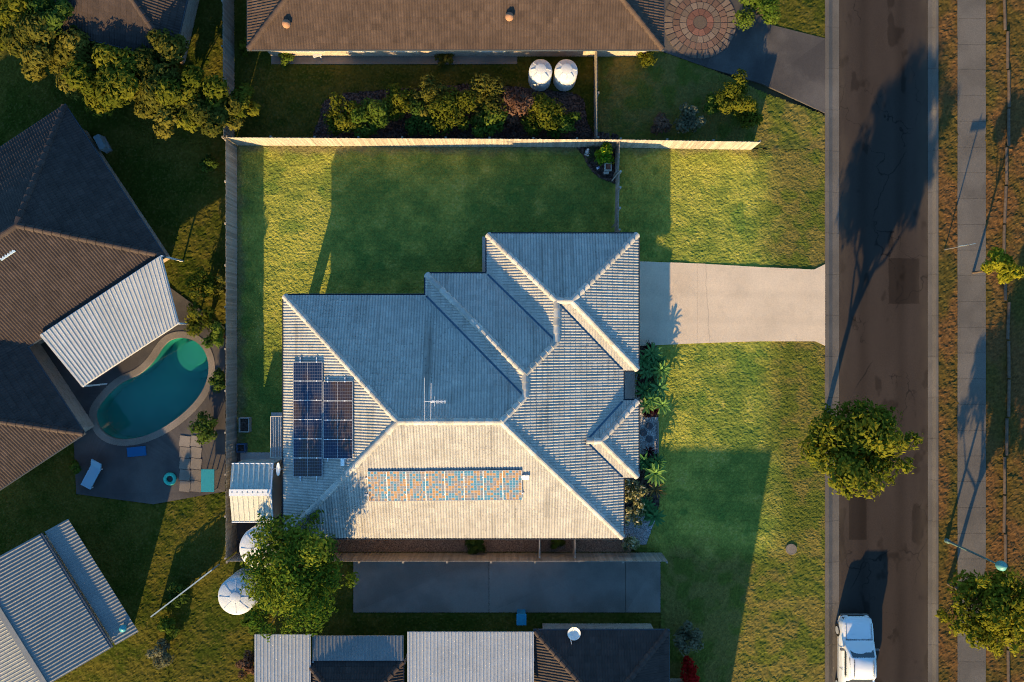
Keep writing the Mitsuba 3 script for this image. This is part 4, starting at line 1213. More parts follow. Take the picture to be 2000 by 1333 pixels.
def spiky(name, px, py, h, n, L, W, cols, label, seed, catg='plant', rise=(0.2, 1.35), droop=0.6):
    rng = np.random.default_rng(seed)
    k = thing(name, label, catg)
    q = P(px, py, h + 0.1)
    ms, cs = [], []
    for i in range(n):
        m = blade(L * rng.uniform(0.7, 1.15), W * rng.uniform(0.8, 1.2), rng.uniform(*rise), rng.uniform(0.3, 1.2) * droop, 6)
        m.apply_transform(trimesh.transformations.rotation_matrix(rng.uniform(0, 2 * math.pi), [0, 0, 1]))
        m.apply_translation([q[0], q[1], h * rng.uniform(0.6, 1.0)])
        ms.append(m); cs.append(np.tile(cols[rng.integers(len(cols))], (len(m.vertices), 1)))
    part(k, 'foliage', cat(ms), 'leafage', color=np.vstack(cs))
    part(k, 'stem', tube([(q[0], q[1], 0), (q[0], q[1], h)], [0.05, 0.04], 6), 'bark', smooth=True)


RED = [(0.045, 0.012, 0.02), (0.07, 0.018, 0.028), (0.03, 0.01, 0.014)]
spiky('cordyline', 1269, 677, 0.45, 60, 0.42, 0.045, RED, 'dark maroon spiky plant at the driveway corner', 401)
spiky('cordyline', 1266, 806, 0.4, 60, 0.42, 0.045, RED, 'dark maroon spiky plant above the stepping stones', 402)
spiky('cordyline', 1280, 801, 0.4, 60, 0.42, 0.045, RED, 'dark maroon spiky plant at the lawn edge above the stepping stones', 403)
spiky('cordyline', 1268, 884, 0.45, 70, 0.44, 0.045, RED, 'dark maroon spiky plant below the stepping stones', 404)
spiky('strap_plant', 1277, 740, 0.4, 60, 0.42, 0.03, [(0.06, 0.06, 0.03), (0.12, 0.10, 0.05), (0.2, 0.15, 0.08)], 'brownish strappy plant between the rosettes beside the porch', 405)
spiky('strap_plant', 1281, 957, 0.5, 34, 0.75, 0.05, [(0.10, 0.10, 0.03), (0.30, 0.20, 0.08), (0.45, 0.22, 0.06), (0.06, 0.08, 0.03)], 'tan and orange strappy plant spilling onto the shaded lawn', 406, rise=(0.3, 1.2), droop=0.9)
spiky('cycad', 1160, 303, 0.25, 46, 0.65, 0.045, [(0.04, 0.075, 0.035), (0.055, 0.10, 0.045), (0.065, 0.08, 0.05)], 'dark spiky cycad in the shaded corner bed', 407, rise=(0.2, 1.1), droop=0.7)

# ------------------------------------------------------------------ neighbouring houses
def hip_faces(w, d):
    """Faces of a hip roof on a w x d plan (centred); returns faces, hips, ridge height run."""
    x, y = w / 2, d / 2
    r = min(x, y)
    if w >= d:
        a, b = (-(x - r), 0.0), (x - r, 0.0)
        faces = [([(-x, -y), (x, -y), b, a], (-x, -y), (x, -y)), ([(x, y), (-x, y), a, b], (x, y), (-x, y)), ([(x, -y), (x, y), b], (x, -y), (x, y)), ([(-x, y), (-x, -y), a], (-x, y), (-x, -y))]
        hp = [((-x, -y), a), ((-x, y), a), ((x, -y), b), ((x, y), b)]
    else:
        a, b = (0.0, -(y - r)), (0.0, y - r)
        faces = [([(-x, -y), (x, -y), a], (-x, -y), (x, -y)), ([(x, y), (-x, y), b], (x, y), (-x, y)), ([(x, -y), (x, y), b, a], (x, -y), (x, y)), ([(-x, y), (-x, -y), a, b], (-x, y), (-x, -y))]
        hp = [((-x, -y), a), ((-x, y), b), ((x, -y), a), ((x, y), b)]
    return faces, hp, (a, b), r


def tiled_block(owner, c, w, d, rot, he, tanp, bsdf, seed, visible=lambda q: True, wall=True):
    rng = np.random.default_rng(seed)
    faces, hp, (ra, rb), r = hip_faces(w, d)
    R = np.array([[math.cos(rot), -math.sin(rot)], [math.sin(rot), math.cos(rot)]])
    g_ = lambda q: R @ np.asarray(q, float) + np.asarray(c)
    whole, tris, trr, under = [], [], [], []
    for f_, a, b in faces:
        f2 = [g_(q) for q in f_]
        w_, t_, r_ = tile_face(f2, g_(a), g_(b), he, tanp, [], rng, seg=4)
        whole += w_; tris += t_; trr += r_
        vv, ff = trimesh.creation.triangulate_polygon(sg.Polygon(f2), engine='earcut')
        ea, eb = g_(a), g_(b); u = (eb - ea) / np.linalg.norm(eb - ea); s = np.array([-u[1], u[0]])
        under.append(M(np.c_[vv, he + ((vv - ea) @ s) * tanp - 0.015], ff))
    rk = part(owner, 'roof', cat(under), 'gutter_metal')
    m, uvs = tiles_mesh(whole, tris, trr)
    part(rk, 'tile_field', m, bsdf, uv=uvs, kind='stuff', label='dark roof tiles in courses')
    z = lambda q, hh: np.r_[g_(q), he + hh * tanp]
    caps = []
    for a, b in hp: caps += list(ridge_caps(z(a, 0), z(b, r), rng))
    if np.linalg.norm(np.subtract(ra, rb)) > 0.3: caps += list(ridge_caps(z(ra, r), z(rb, r), rng))
    m = cat(caps)
    part(rk, 'ridge_cap', m, bsdf, uv=np.full((len(m.vertices), 2), 0.8), kind='stuff', label='row of ridge and hip caps')
    x, y = w / 2, d / 2
    pg = sg.Polygon([g_(q) for q in ((-x, -y), (x, -y), (x, y), (-x, y))])
    part(owner, 'gutter', prism(pg.buffer(0.09, join_style=2).difference(pg.buffer(-0.02, join_style=2)), he - 0.12, he - 0.01), 'gutter_metal')
    if wall:
        part(owner, 'wall', prism(pg.buffer(-0.5, join_style=2), -0.1, he - 0.1), 'brick')
        part(owner, 'soffit', prism(pg, he - 0.16, he - 0.13), 'matte_paint', color=(0.4, 0.38, 0.36))
    return g_


nh = thing('neighbour_house', 'long brown tiled hip roof house along the top edge', 'house')
A = np.array([-486, 278]) / K
tiled_block(nh, ((A[0] + A[1]) / 2, 539 / K + 5.3), A[1] - A[0], 10.6, 0.0, 2.6, TANP, 'brown_tile', 501)
for x in (-11.5, -8.6, -6.2, -1.2):
    window(nh, (x, 539 / K + 0.5), (1, 0), 1.6, 1.2, 0.9)
for (x, y) in ((560, 48), (995, 36)):
    q = P(x, y, 3.2)
    zz = 2.6 + (q[1] - 539 / K) * TANP
    part(nh, 'roof_vent', lathe([(0.14, -0.05), (0.14, 0.15), (0.24, 0.18), (0.22, 0.3), (0.1, 0.4), (0.001, 0.42)], 16, (q[0], q[1], zz)), 'matte_paint', smooth=True, color=(0.32, 0.17, 0.10))

# left neighbour, turned about 33 degrees
th = math.radians(33.5)
ax = np.array([math.cos(th), math.sin(th)]); bx_ = np.array([math.sin(th), -math.cos(th)])   # a: up-right, b: down-right
lh = thing('neighbour_house', 'dark tiled hip roof house at the left edge behind the white patio roof', 'house')
corner = P(320, 500, 2.6)
ctr = corner - ax * 8.5 - bx_ * 4.95
tiled_block(lh, ctr, 17.0, 9.9, th, 2.6, TANP, 'dark_tile', 502)
q = corner - ax * 12.2 + bx_ * 1.2
tiled_block(lh, q, 6.2, 9.0, th, 2.6, TANP * 0.97, 'dark_tile', 503)
sk = P(20, 493, 3.9)
part(lh, 'skylight', box(sk[0], sk[1], 4.15, 0.9, 0.6, 0.35, th), 'paint', color=(0.5, 0.62, 0.7))
k = thing('air_conditioner', 'pale blue grey air conditioner box on the ground beside the dark roof', 'air conditioner')
q = P(207, 284)
part(k, 'case', box(q[0], q[1], 0.42, 0.36, 0.85, 0.7, math.radians(28)), 'paint', color=(0.22, 0.30, 0.34))
part(k, 'foot', box(q[0], q[1], 0.02, 0.4, 0.95, 0.1, math.radians(28)), 'grey_concrete')
# white patio roof
k = thing('patio_roof', 'white ribbed metal patio roof between the dark roof and the pool', 'patio cover')
pr = [(78, 655), (313, 500), (349, 612), (160, 755)]
qa = [PZ(x, y, z) for (x, y), z in zip(pr, (2.9, 2.9, 2.6, 2.6))]
qa[2] = PZ(347, 632, 2.6)
part(k, 'roof_sheet', ribbed(qa[0], qa[1], qa[2], qa[3], 0.25, 0.03, 0.04), 'white_metal')
for q in qa:
    part(k, 'post', bar((q[0] * 0.998, q[1], -0.05), (q[0] * 0.998, q[1], q[2] - 0.04), 0.09), 'paint', color=(0.6, 0.6, 0.58))
for a, b in ((0, 1), (1, 2), (2, 3), (3, 0)):
    part(k, 'beam', bar(qa[a] - [0, 0, 0.09], qa[b] - [0, 0, 0.09], 0.06, 0.13), 'paint', color=(0.5, 0.5, 0.5))

# pool
k = thing('swimming_pool', 'teal kidney shaped swimming pool with pale coping at left', 'swimming pool')
cop = pool_pg.buffer(0.38).difference(pool_pg)
part(k, 'coping', prism(cop, -0.12, 0.075), 'grey_concrete')
ring = np.array(pool_pg.exterior.coords)[:-1]; n = len(ring)
v = np.vstack([np.c_[ring, np.full(n, -0.1)], np.c_[ring, np.full(n, -1.3)]])
f = []
for i in range(n):
    j = (i + 1) % n
    f += [[i, j, n + j], [i, n + j, n + i]]
vv, ff = trimesh.creation.triangulate_polygon(pool_pg, engine='earcut')
shell = cat([M(v, f), M(np.c_[vv, np.full(len(vv), -1.3)], ff)])
part(k, 'shell', shell, 'pool_shell')
part(k, 'water', terrain(pool_pg.buffer(0.2), -0.06, [(0.012, 0.9), (0.006, 0.35)], 0.09, 90), 'water', smooth=True)
for i in range(3):
    st = pool_pg.intersection(sg.Point(P(372, 690)).buffer(0.75 + 0.4 * i)).buffer(-0.01)
    part(k, 'step', prism(st, -1.29, -0.62 - 0.24 * i), 'pool_shell')
# things around the pool
k = thing('pool_lounger', 'pale blue pool lounger on the shaded paving', 'sun lounger')
q = P(184, 930); rot = math.radians(62)
part(k, 'cushion', box(q[0], q[1], 0.36, 1.3, 0.62, 0.09, rot), 'matte_paint', color=(0.20, 0.36, 0.46))
e_ = np.array([math.cos(rot), math.sin(rot)])
part(k, 'backrest', bar(np.r_[q + e_ * 0.62, 0.36], np.r_[q + e_ * 1.05, 0.72], 0.62, 0.08), 'matte_paint', color=(0.20, 0.36, 0.46))
for i in (-1, 1):
    for j in (-0.6, 0.6):
        w_ = q + e_ * j + np.array([-e_[1], e_[0]]) * 0.26 * i
        part(k, 'leg', box(w_[0], w_[1], 0.18, 0.05, 0.05, 0.28), 'paint', color=(0.5, 0.5, 0.5))
q = P(334, 935)
k = thing('pool_float', 'small bright turquoise inflatable ring near the pool', 'pool toy')
m = trimesh.creation.torus(0.28, 0.1, major_sections=24, minor_sections=12); m.apply_translation([q[0], q[1], 0.15])
part(k, 'ring', m, 'paint', smooth=True, color=(0.03, 0.42, 0.32))
q = P(268, 882)
solid('pool_mat', 'deep blue mat lying below the pool', 'mat', box(q[0], q[1], 0.075, 1.1, 0.55, 0.04, 0.1), 'matte_paint', color=(0.01, 0.09, 0.22))
q = P(415, 935)
k = thing('garden_table', 'teal topped garden table beside the left fence near the shed', 'table')
part(k, 'tabletop', box(q[0], q[1], 0.72, 0.75, 1.3, 0.05), 'paint', color=(0.02, 0.22, 0.26))
for i in (-1, 1):
    for j in (-1, 1):
        part(k, 'leg', box(q[0] + i * 0.3, q[1] + j * 0.55, 0.35, 0.05, 0.05, 0.69), 'paint', color=(0.2, 0.25, 0.26))
pk = thing('paver_strip', 'pale lilac grey pavers beside the lower right of the pool', 'paving'); labels[pk]['kind'] = 'structure'
rng = np.random.default_rng(9)
for i in range(2):
    for j in range(5):
        q = P(362 + i * 22, 862 + j * 22)
        m = box(q[0], q[1], 0.06, 0.62, 0.62, 0.05, -0.12)
        part(pk, 'paver', m, 'grey_concrete', uv=np.full((8, 2), rng.random()))

# north-west house
nw = thing('neighbour_house', 'navy shaded tiled roof house at the top left edge', 'house')
tiled_block(nw, P(235, -45, 2.6), 7.6, 7.4, math.radians(-13), 2.6, TANP, 'dark_tile', 504)

# lower-left shed
k = thing('metal_shed', 'large grey metal roofed shed at the lower left corner', 'shed')
ax2 = np.array([0.87, 0.49]); bx2 = np.array([0.53, -0.85]); bx2 /= np.linalg.norm(bx2)
c0 = P(130, 1015, 2.7)
L2 = np.linalg.norm(P(270, 1235, 2.7) - c0)
pt = lambda u, v, z: np.r_[c0 - ax2 * u + bx2 * v, z]
part(k, 'awning', ribbed(pt(0, 0, 2.55), pt(0, L2, 2.55), pt(1.35, L2, 2.75), pt(1.35, 0, 2.75), 0.19, 0.025, 0.04), 'grey_metal', label='narrow blue grey awning along the right edge of the shed')
part(k, 'roof', ribbed(pt(1.5, 0, 3.0), pt(1.5, L2, 3.0), pt(5.1, L2, 3.65), pt(5.1, 0, 3.65), 0.19, 0.025, 0.04), 'grey_metal')
part(k, 'roof', ribbed(pt(8.7, L2, 3.0), pt(8.7, 0, 3.0), pt(5.1, 0, 3.65), pt(5.1, L2, 3.65), 0.19, 0.025, 0.04), 'grey_metal')
part(k, 'ridge_cap', bar(pt(5.1, 0, 3.67), pt(5.1, L2, 3.67), 0.3, 0.04), 'grey_metal')
part(k, 'gutter', bar(pt(1.44, 0, 2.93), pt(1.44, L2, 2.93), 0.12, 0.1), 'gutter_metal')
part(k, 'wall', prism(sg.Polygon([pt(1.6, 0.15, 0)[:2], pt(1.6, L2 - 0.15, 0)[:2], pt(8.6, L2 - 0.15, 0)[:2], pt(8.6, 0.15, 0)[:2]]), -0.1, 2.95), 'cream_metal')
q = pt(0.45, L2 - 0.6, 2.68)
part(k, 'roof_vent', lathe([(0.12, -0.05), (0.12, 0.1), (0.2, 0.14), (0.18, 0.26), (0.001, 0.32)], 16, q), 'paint', smooth=True, color=(0.03, 0.25, 0.3))

# diagonal low wall / fence at the lower left
k = thing('low_fence', 'pale low metal fence running diagonally at the lower left', 'fence')
a, b = P(312, 1192), P(428, 1103)
n = 9
for i in range(n + 1):
    q = a + (b - a) * i / n
    part(k, 'post', box(q[0], q[1], 0.55, 0.06, 0.06, 1.15), 'paint', color=(0.25, 0.33, 0.38))
for i in range(n):
    q0, q1 = a + (b - a) * (i + 0.08) / n, a + (b - a) * (i + 0.92) / n
    part(k, 'panel', bar(np.r_[q0, 0.55], np.r_[q1, 0.55], 0.02, 0.95), 'paint', color=(0.25, 0.33, 0.38))
part(k, 'rail', bar(np.r_[a, 1.14], np.r_[b, 1.14], 0.07, 0.05), 'paint', color=(0.3, 0.38, 0.43))

# ------------------------------------------------------------------ lower neighbour
sh = thing('neighbour_house', 'dark brown tiled house with two projecting wings at the bottom edge', 'house')
q0, q1 = P(1045, 1233, 2.6), P(1305, 1233, 2.6)
tiled_block(sh, ((q0[0] + q1[0]) / 2, q0[1] - 4.5), q1[0] - q0[0], 9.0, 0.0, 2.6, TANP, 'dark_tile', 505)
q0, q1 = P(598, 1292, 2.6), P(786, 1292, 2.6)
tiled_block(sh, ((q0[0] + q1[0]) / 2, q0[1] - 4.0), q1[0] - q0[0], 8.0, 0.0, 2.6, TANP, 'dark_tile', 506)
# the main range lies below the frame; its high gable throws the shadow over the front lawn
xr0, xr1, yr0, yr1, yr2 = 112 / K, 342 / K, -(1312 - 666.5) / K, -(1490 - 666.5) / K, -(1668 - 666.5) / K
rk = part(sh, 'unseen_main_roof', cat([quads([[(xr1, yr0, 2.7), (xr0, yr0, 2.7), (xr0, yr1, 5.75), (xr1, yr1, 5.75)]]), quads([[(xr0, yr2, 2.7), (xr1, yr2, 2.7), (xr1, yr1, 5.75), (xr0, yr1, 5.75)]])]), 'dark_tile')
yw = -(1544 - 666.5) / K
part(sh, 'unseen_main_roof', cat([quads([[(xr0 - 0.02, yw + 5.2, 2.65), (-15.5, yw + 5.2, 2.65), (-15.5, yw, 4.8), (xr0 - 0.02, yw, 4.8)]]), quads([[(-15.5, yw - 5.2, 2.65), (xr0 - 0.02, yw - 5.2, 2.65), (xr0 - 0.02, yw, 4.8), (-15.5, yw, 4.8)]])]), 'dark_tile')  # unseen west range, added and shaped to shade the courtyard
part(sh, 'gable', M([(-15.2, yw - 4.8, 0), (-15.2, yw + 4.8, 0), (-15.2, yw + 4.8, 2.6), (-15.2, yw, 4.75), (-15.2, yw - 4.8, 2.6)], [[0, 2, 1], [0, 3, 2], [0, 4, 3]]), 'brick')
part(sh, 'wall', prism(sg.box(-15.18, yw - 4.8, xr0 + 0.28, yw + 4.8), -0.1, 2.55), 'brick')
gp = M([(xr1 - 0.3, yr0 - 0.4, 0), (xr1 - 0.3, yr2 + 0.4, 0), (xr1 - 0.3, yr2 + 0.4, 2.65), (xr1 - 0.3, yr1, 5.7), (xr1 - 0.3, yr0 - 0.4, 2.65)], [[0, 1, 2], [0, 2, 3], [0, 3, 4]])
gp2 = M(np.asarray(gp.vertices) * [0, 1, 1] + [xr0 + 0.3, 0, 0], gp.faces)
part(sh, 'gable', gp, 'brick'); part(sh, 'gable', gp2, 'brick')
part(sh, 'wall', prism(sg.box(xr0 + 0.3, yr2 + 0.4, xr1 - 0.32, yr0 - 0.4), -0.1, 2.6), 'brick')
part(sh, 'aerial', tube([(3.2, P(0, 1250, 3)[1], 2.6), (3.2, P(0, 1250, 3)[1], 3.6)], 0.02), 'metal_coat', color=(0.6, 0.6, 0.6))
q = P(1121, 1237, 2.9)
part(sh, 'roof_dish', lathe([(0.001, 0.0), (0.2, 0.05), (0.34, 0.14), (0.36, 0.16)], 20, (q[0], q[1], 2.85)), 'paint', smooth=True, color=(0.7, 0.68, 0.62))
for (xa, xb_, ya_, yb_, zz, mt, lab) in ((795, 1043, 1235, 1360, 2.75, 'white_metal', 'wide pale ribbed metal patio roof at the bottom edge'), (497, 607, 1240, 1360, 2.7, 'white_metal', 'pale metal carport roof at the lower left of the tiled wings'),
                                         (610, 788, 1243, 1291, 2.5, 'grey_metal', 'narrow blue grey awning above the left tiled wing')):
    k = thing('patio_roof', lab, 'patio cover')
    A_, B_, C_, D_ = PZ(xa, ya_, zz), PZ(xb_, ya_, zz), PZ(xb_, yb_, zz + 0.25), PZ(xa, yb_, zz + 0.25)
    part(k, 'roof_sheet', ribbed(D_, C_, B_, A_, 0.19, 0.025, 0.04), mt)
    for q in (A_, B_):
        part(k, 'post', bar((q[0] * 0.99, q[1] - 1.5, -0.05), (q[0] * 0.99, q[1] - 1.5, q[2] + 0.02), 0.09), 'paint', color=(0.3, 0.3, 0.3))
    part(k, 'beam', bar(A_ - [0, 0.05, 0.09], B_ - [0, 0.05, 0.09], 0.06, 0.13), 'paint', color=(0.4, 0.4, 0.4))
q = P(1018, 1226)
k = thing('garden_bin', 'small bright blue bin at the edge of the pale patio roof', 'bin')
part(k, 'body', box(q[0], q[1] + 0.8, 0.5, 0.5, 0.55, 0.9), 'paint', color=(0.02, 0.20, 0.33))
part(k, 'lid', box(q[0], q[1] + 0.8, 0.98, 0.56, 0.62, 0.06), 'paint', color=(0.02, 0.24, 0.4))

# ------------------------------------------------------------------ water tanks
def tank(px, py, r, h, label, colr, group=None):
    k = thing('water_tank', label, 'water tank', group)
    q = P(px, py, h)
    prof = [(r, -0.05)]
    for i in range(int(h / 0.15)):
        prof += [(r, i * 0.15), (r + 0.02, i * 0.15 + 0.075)]
    prof += [(r, h - 0.05), (r * 0.97, h)]
    part(k, 'body', lathe(prof, 44, (q[0], q[1], 0)), 'paint', smooth=True, color=colr)
    part(k, 'lid', lathe([(r * 0.99, h), (r * 0.9, h + 0.07), (r * 0.55, h + 0.16), (0.3, h + 0.2), (0.3, h + 0.24), (0.001, h + 0.25)], 44, (q[0], q[1], 0)), 'paint', smooth=True, color=colr)
    for i in range(8):
        t = i * math.pi / 4
        part(k, 'lid_rib', bar((q[0] + 0.32 * math.cos(t), q[1] + 0.32 * math.sin(t), h + 0.21), (q[0] + r * 0.9 * math.cos(t), q[1] + r * 0.9 * math.sin(t), h + 0.085), 0.05, 0.03), 'paint', color=colr)


tank(509, 1071, 1.2, 1.9, 'round white water tank half hidden by the bushy tree', (0.62, 0.62, 0.63))
tank(462, 1165, 1.05, 2.0, 'round pale water tank outside the lower left of the fence', (0.5, 0.52, 0.54))
tank(1056, 138, 0.64, 1.7, 'left of two small white water tanks behind the top neighbour', (0.60, 0.58, 0.55), 'pair of white tanks')
tank(1106, 138, 0.64, 1.7, 'right of two small white water tanks behind the top neighbour', (0.60, 0.58, 0.55), 'pair of white tanks')
fence([P(1160, 112), P(1160, 281)], 1.6, 'brown timber fence beside the two small water tanks', 7, post_side=1, tone=(0.1, 0.4))
# small things along the wall of the upper neighbour
k = thing('garden_chair', 'white garden chair by the wall of the top neighbour', 'chair')
q = P(622, 108)
part(k, 'seat', box(q[0], q[1], 0.42, 0.5, 0.5, 0.05, 0.3), 'paint', color=(0.55, 0.56, 0.57))
part(k, 'backrest', box(q[0] + 0.07, q[1] + 0.24, 0.68, 0.5, 0.05, 0.5, 0.3), 'paint', color=(0.55, 0.56, 0.57))
for i in (-1, 1):
    for j in (-1, 1):
        part(k, 'leg', box(q[0] + i * 0.2, q[1] + j * 0.2, 0.2, 0.05, 0.05, 0.4), 'paint', color=(0.5, 0.5, 0.5))
struct('wall_path', 'grey paved strip along the wall of the top neighbour', 'path', prism(poly([(530, 98), (1010, 98), (1010, 126), (530, 126)]), -0.1, 0.05), 'grey_concrete')

# paved turning circle at top right
k = thing('paved_circle', 'round brick paved turning circle beside the top neighbour', 'paving'); labels[k]['kind'] = 'structure'
q = P(1367, 45)
rng = np.random.default_rng(12)
part(k, 'base', prism(sg.Point(q).buffer(2.15), -0.1, 0.06), 'dark_paving')
for ri, (r0, r1, cc) in enumerate(((0.0, 0.38, (0.11, 0.085, 0.07)), (0.42, 0.78, (0.15, 0.075, 0.06)), (0.82, 1.18, (0.15, 0.115, 0.095)), (1.22, 1.58, (0.135, 0.085, 0.068)), (1.62, 2.1, (0.14, 0.105, 0.085)))):
    cnt = 1 if r0 == 0 else int(2 * math.pi * (r0 + r1) / 2 / 0.34)
    for i in range(cnt):
        t0, t1 = 2 * math.pi * i / cnt + 0.02, 2 * math.pi * (i + 1) / cnt - 0.02
        tt = np.linspace(t0, t1, 3 if cnt > 1 else 24)
        pts = [(r1 * math.cos(t), r1 * math.sin(t)) for t in tt] + ([(r0 * math.cos(t), r0 * math.sin(t)) for t in tt[::-1]] if r0 else [])
        m = prism(sg.Polygon(np.array(pts) + q), 0.04, 0.085)
        part(k, 'paver', m, 'matte_paint', color=np.array(cc) * rng.uniform(0.75, 1.2))

# ------------------------------------------------------------------ street things
# lit-by-day lamp post
k = thing('street_lamp', 'slender teal street lamp on the right verge', 'street lamp')
b0 = P(1848, 1056); hh = 5.0
part(k, 'pole', tube([(b0[0], b0[1], -0.1), (b0[0], b0[1], 2.5), (b0[0], b0[1], hh)], [0.075, 0.06, 0.045], 10), 'metal_coat', smooth=True, color=(0.10, 0.17, 0.16))
part(k, 'base', lathe([(0.13, -0.05), (0.13, 0.25), (0.08, 0.32)], 14, (b0[0], b0[1], 0)), 'metal_coat', color=(0.10, 0.17, 0.16))
part(k, 'lantern', lathe([(0.08, 0), (0.22, 0.05), (0.26, 0.2), (0.24, 0.38), (0.1, 0.5), (0.001, 0.52)], 18, (b0[0], b0[1], hh)), 'paint', smooth=True, color=(0.10, 0.28, 0.26))
# street sign
k = thing('street_sign', 'thin post with a small blue grey sign on the right verge', 'sign')
b0 = P(1845, 488)
part(k, 'post', tube([(b0[0], b0[1], -0.1), (b0[0], b0[1], 2.5)], 0.035, 8), 'metal_coat', color=(0.13, 0.13, 0.13))
part(k, 'plate', box(b0[0], b0[1], 2.3, 0.9, 0.02, 0.2, 0.15), 'paint', color=(0.15, 0.25, 0.35))
# pit lid
q = P(1545, 1073)
k = thing('pit_lid', 'round grey service pit lid in the lower verge', 'pit lid')
part(k, 'rim', lathe([(0.32, 0.0), (0.32, 0.06), (0.27, 0.06), (0.27, 0.0)], 24, (q[0], q[1], 0)), 'grey_concrete')
part(k, 'lid', lathe([(0.26, 0.0), (0.26, 0.055), (0.001, 0.056)], 24, (q[0], q[1], 0)), 'grey_concrete')
# low log edging in the far dry grass
k = thing('log_edging', 'dark weathered log edging along the dry grass at right', 'edging')
rng = np.random.default_rng(14)
for i in range(20):
    y0_ = -22.4 + i * 2.25
    q = P(1964 + 5 * math.sin(i * 0.9), 0)
    part(k, 'log', tube([(q[0], y0_, 0.09), (q[0] + rng.normal(0, 0.03), y0_ + 2.15, 0.09)], 0.085, 9), 'bark', smooth=True)


# ---- white utility
def loft(sections):
    """sections: list of (n,3) rings with equal counts -> closed mesh."""
    n = len(sections[0]); v = np.vstack(sections); f = []
    for i in range(len(sections) - 1):
        for j in range(n):
            k_ = (j + 1) % n
            f += [[i * n + j, i * n + k_, (i + 1) * n + k_], [i * n + j, (i + 1) * n + k_, (i + 1) * n + j]]
    c = len(v); v = np.vstack([v, sections[0].mean(0), sections[-1].mean(0)])
    for j in range(n):
        k_ = (j + 1) % n
        f += [[c, k_, j], [c + 1, (len(sections) - 1) * n + j, (len(sections) - 1) * n + k_]]
    return M(v, f)


car = thing('parked_ute', 'white parked ute with dark windscreen at the lower right kerb', 'car')
cx = P(664, 0)[0]; cx = (632 + 694) / 2 / K; yf = P(0, 1196)[1]; gz = -0.1


def ring(y, z0, z1, w0, w1, crown=0.0):
    """Rounded cross-section at distance y behind the nose."""
    h_ = z1 - z0
    pts = [(-w0, z0), (-w0 - 0.02, z0 + 0.35 * h_), (-w0, z0 + 0.7 * h_), (-w1 - 0.04, z0 + 0.93 * h_), (-w1 * 0.75, z1), (0, z1 + crown), (w1 * 0.75, z1), (w1 + 0.04, z0 + 0.93 * h_), (w0, z0 + 0.7 * h_), (w0 + 0.02, z0 + 0.35 * h_), (w0, z0)]
    return np.array([(cx + x, yf - y, gz + z) for x, z in pts])


WH = (0.72, 0.72, 0.72)
body = loft([ring(0.0, 0.45, 0.82, 0.66, 0.6), ring(0.12, 0.35, 0.98, 0.82, 0.74, 0.02), ring(0.45, 0.32, 1.06, 0.90, 0.80, 0.03), ring(1.15, 0.32, 1.13, 0.92, 0.82, 0.03), ring(1.5, 0.32, 1.15, 0.92, 0.84), ring(3.4, 0.32, 1.15, 0.93, 0.86), ring(5.1, 0.36, 1.12, 0.92, 0.86), ring(5.2, 0.4, 1.08, 0.9, 0.84)])
part(car, 'body', body, 'paint', smooth=40, **{}) if False else None
bk = part(car, 'body', body, 'paint', smooth=True, color=WH)
cab = loft([ring(1.25, 1.08, 1.14, 0.84, 0.78), ring(1.62, 1.08, 1.45, 0.82, 0.70), ring(2.05, 1.08, 1.74, 0.80, 0.62, 0.02), ring(2.6, 1.08, 1.78, 0.80, 0.63, 0.02), ring(3.2, 1.08, 1.76, 0.80, 0.62, 0.02), ring(3.5, 1.08, 1.3, 0.8, 0.7)])
part(car, 'cabin', cab, 'paint', smooth=True, color=WH)
g3 = lambda x, y, z: (cx + x, yf - y, gz + z)
part(car, 'windscreen', quads([[g3(-0.72, 1.36, 1.2), g3(0.72, 1.36, 1.2), g3(0.62, 2.0, 1.745), g3(-0.62, 2.0, 1.745)]]), 'window_glass')
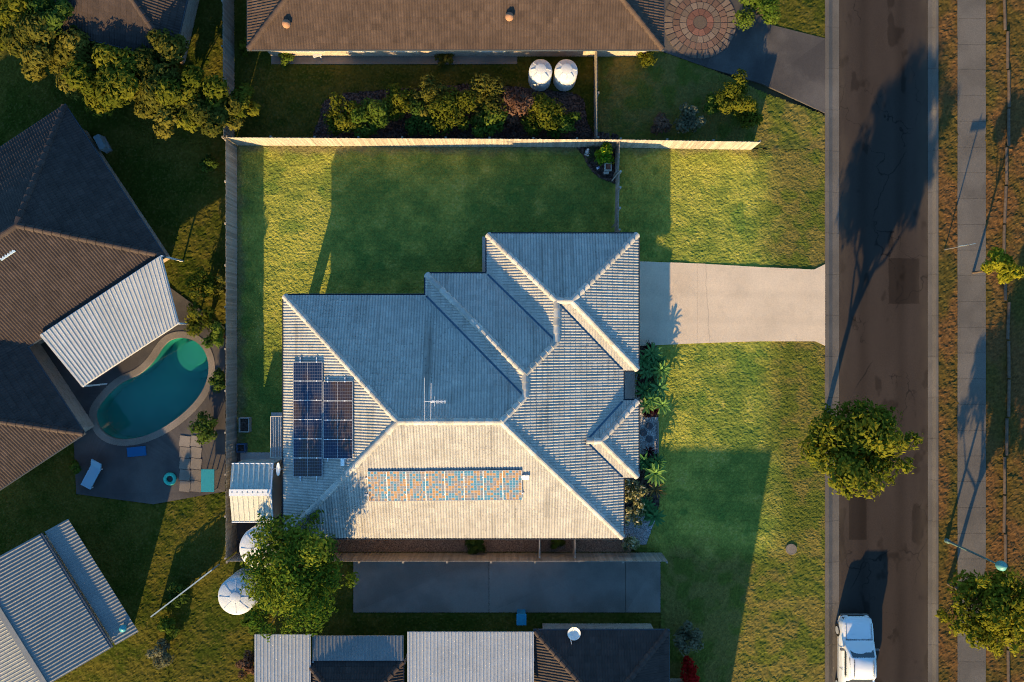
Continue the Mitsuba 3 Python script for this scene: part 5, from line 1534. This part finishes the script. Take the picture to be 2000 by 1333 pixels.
for s in (-1, 1):
    part(car, 'side_window', quads([[g3(s * 0.865, 1.75, 1.2), g3(s * 0.865, 3.2, 1.2), g3(s * 0.72, 3.1, 1.66), g3(s * 0.74, 2.1, 1.66)]]), 'window_glass')
    part(car, 'mirror', box(*g3(s * 1.0, 1.75, 1.2), 0.2, 0.1, 0.14), 'paint', color=(0.1, 0.1, 0.1))
    part(car, 'headlight', box(*g3(s * 0.66, 0.12, 0.82), 0.3, 0.12, 0.14), 'window_glass')
    for y in (0.95, 4.1):
        w = trimesh.creation.cylinder(0.36, 0.24, sections=24)
        w.apply_transform(trimesh.transformations.rotation_matrix(math.pi / 2, [0, 1, 0])); w.apply_translation(g3(s * 0.82, y, 0.36))
        wk = part(car, 'wheel', w, 'matte_paint', color=(0.02, 0.02, 0.02))
        w = trimesh.creation.cylinder(0.22, 0.27, sections=20)
        w.apply_transform(trimesh.transformations.rotation_matrix(math.pi / 2, [0, 1, 0])); w.apply_translation(g3(s * 0.82, y, 0.36))
        part(wk, 'rim', w, 'metal_coat', color=(0.4, 0.4, 0.4))
part(car, 'tray_liner', box(*g3(0, 4.3, 1.13), 1.5, 1.5, 0.1), 'matte_paint', color=(0.06, 0.06, 0.06))
part(car, 'bumper', box(*g3(0, 0.06, 0.5), 1.55, 0.16, 0.22), 'paint', color=(0.12, 0.12, 0.12))
part(car, 'bonnet_line', bar(g3(-0.75, 1.22, 1.155), g3(0.75, 1.22, 1.155), 0.04, 0.02), 'paint', color=(0.08, 0.08, 0.08))
for s in (-1, 1):
    part(car, 'wiper', bar(g3(s * 0.35 - 0.25, 1.42, 1.245), g3(s * 0.35 + 0.25, 1.5, 1.31), 0.025), 'paint', color=(0.02, 0.02, 0.02))
    part(car, 'door_gap', bar(g3(s * 0.945, 1.75, 0.5), g3(s * 0.93, 1.75, 1.1), 0.012), 'paint', color=(0.05, 0.05, 0.05))
    part(car, 'door_gap', bar(g3(s * 0.945, 2.95, 0.5), g3(s * 0.93, 2.95, 1.1), 0.012), 'paint', color=(0.05, 0.05, 0.05))
    part(car, 'bonnet_gap', bar(g3(s * 0.72, 0.3, 1.05), g3(s * 0.74, 1.2, 1.14), 0.015, 0.03), 'paint', color=(0.12, 0.12, 0.12))
    part(car, 'roof_rail', bar(g3(s * 0.55, 2.1, 1.79), g3(s * 0.55, 3.1, 1.79), 0.03), 'paint', color=(0.1, 0.1, 0.1))
part(car, 'grille', box(*g3(0, 0.02, 0.72), 0.95, 0.06, 0.16), 'paint', color=(0.03, 0.03, 0.03))
part(car, 'rear_window', quads([[g3(-0.6, 3.28, 1.68), g3(0.6, 3.28, 1.68), g3(0.68, 3.5, 1.3), g3(-0.68, 3.5, 1.3)]]), 'window_glass')
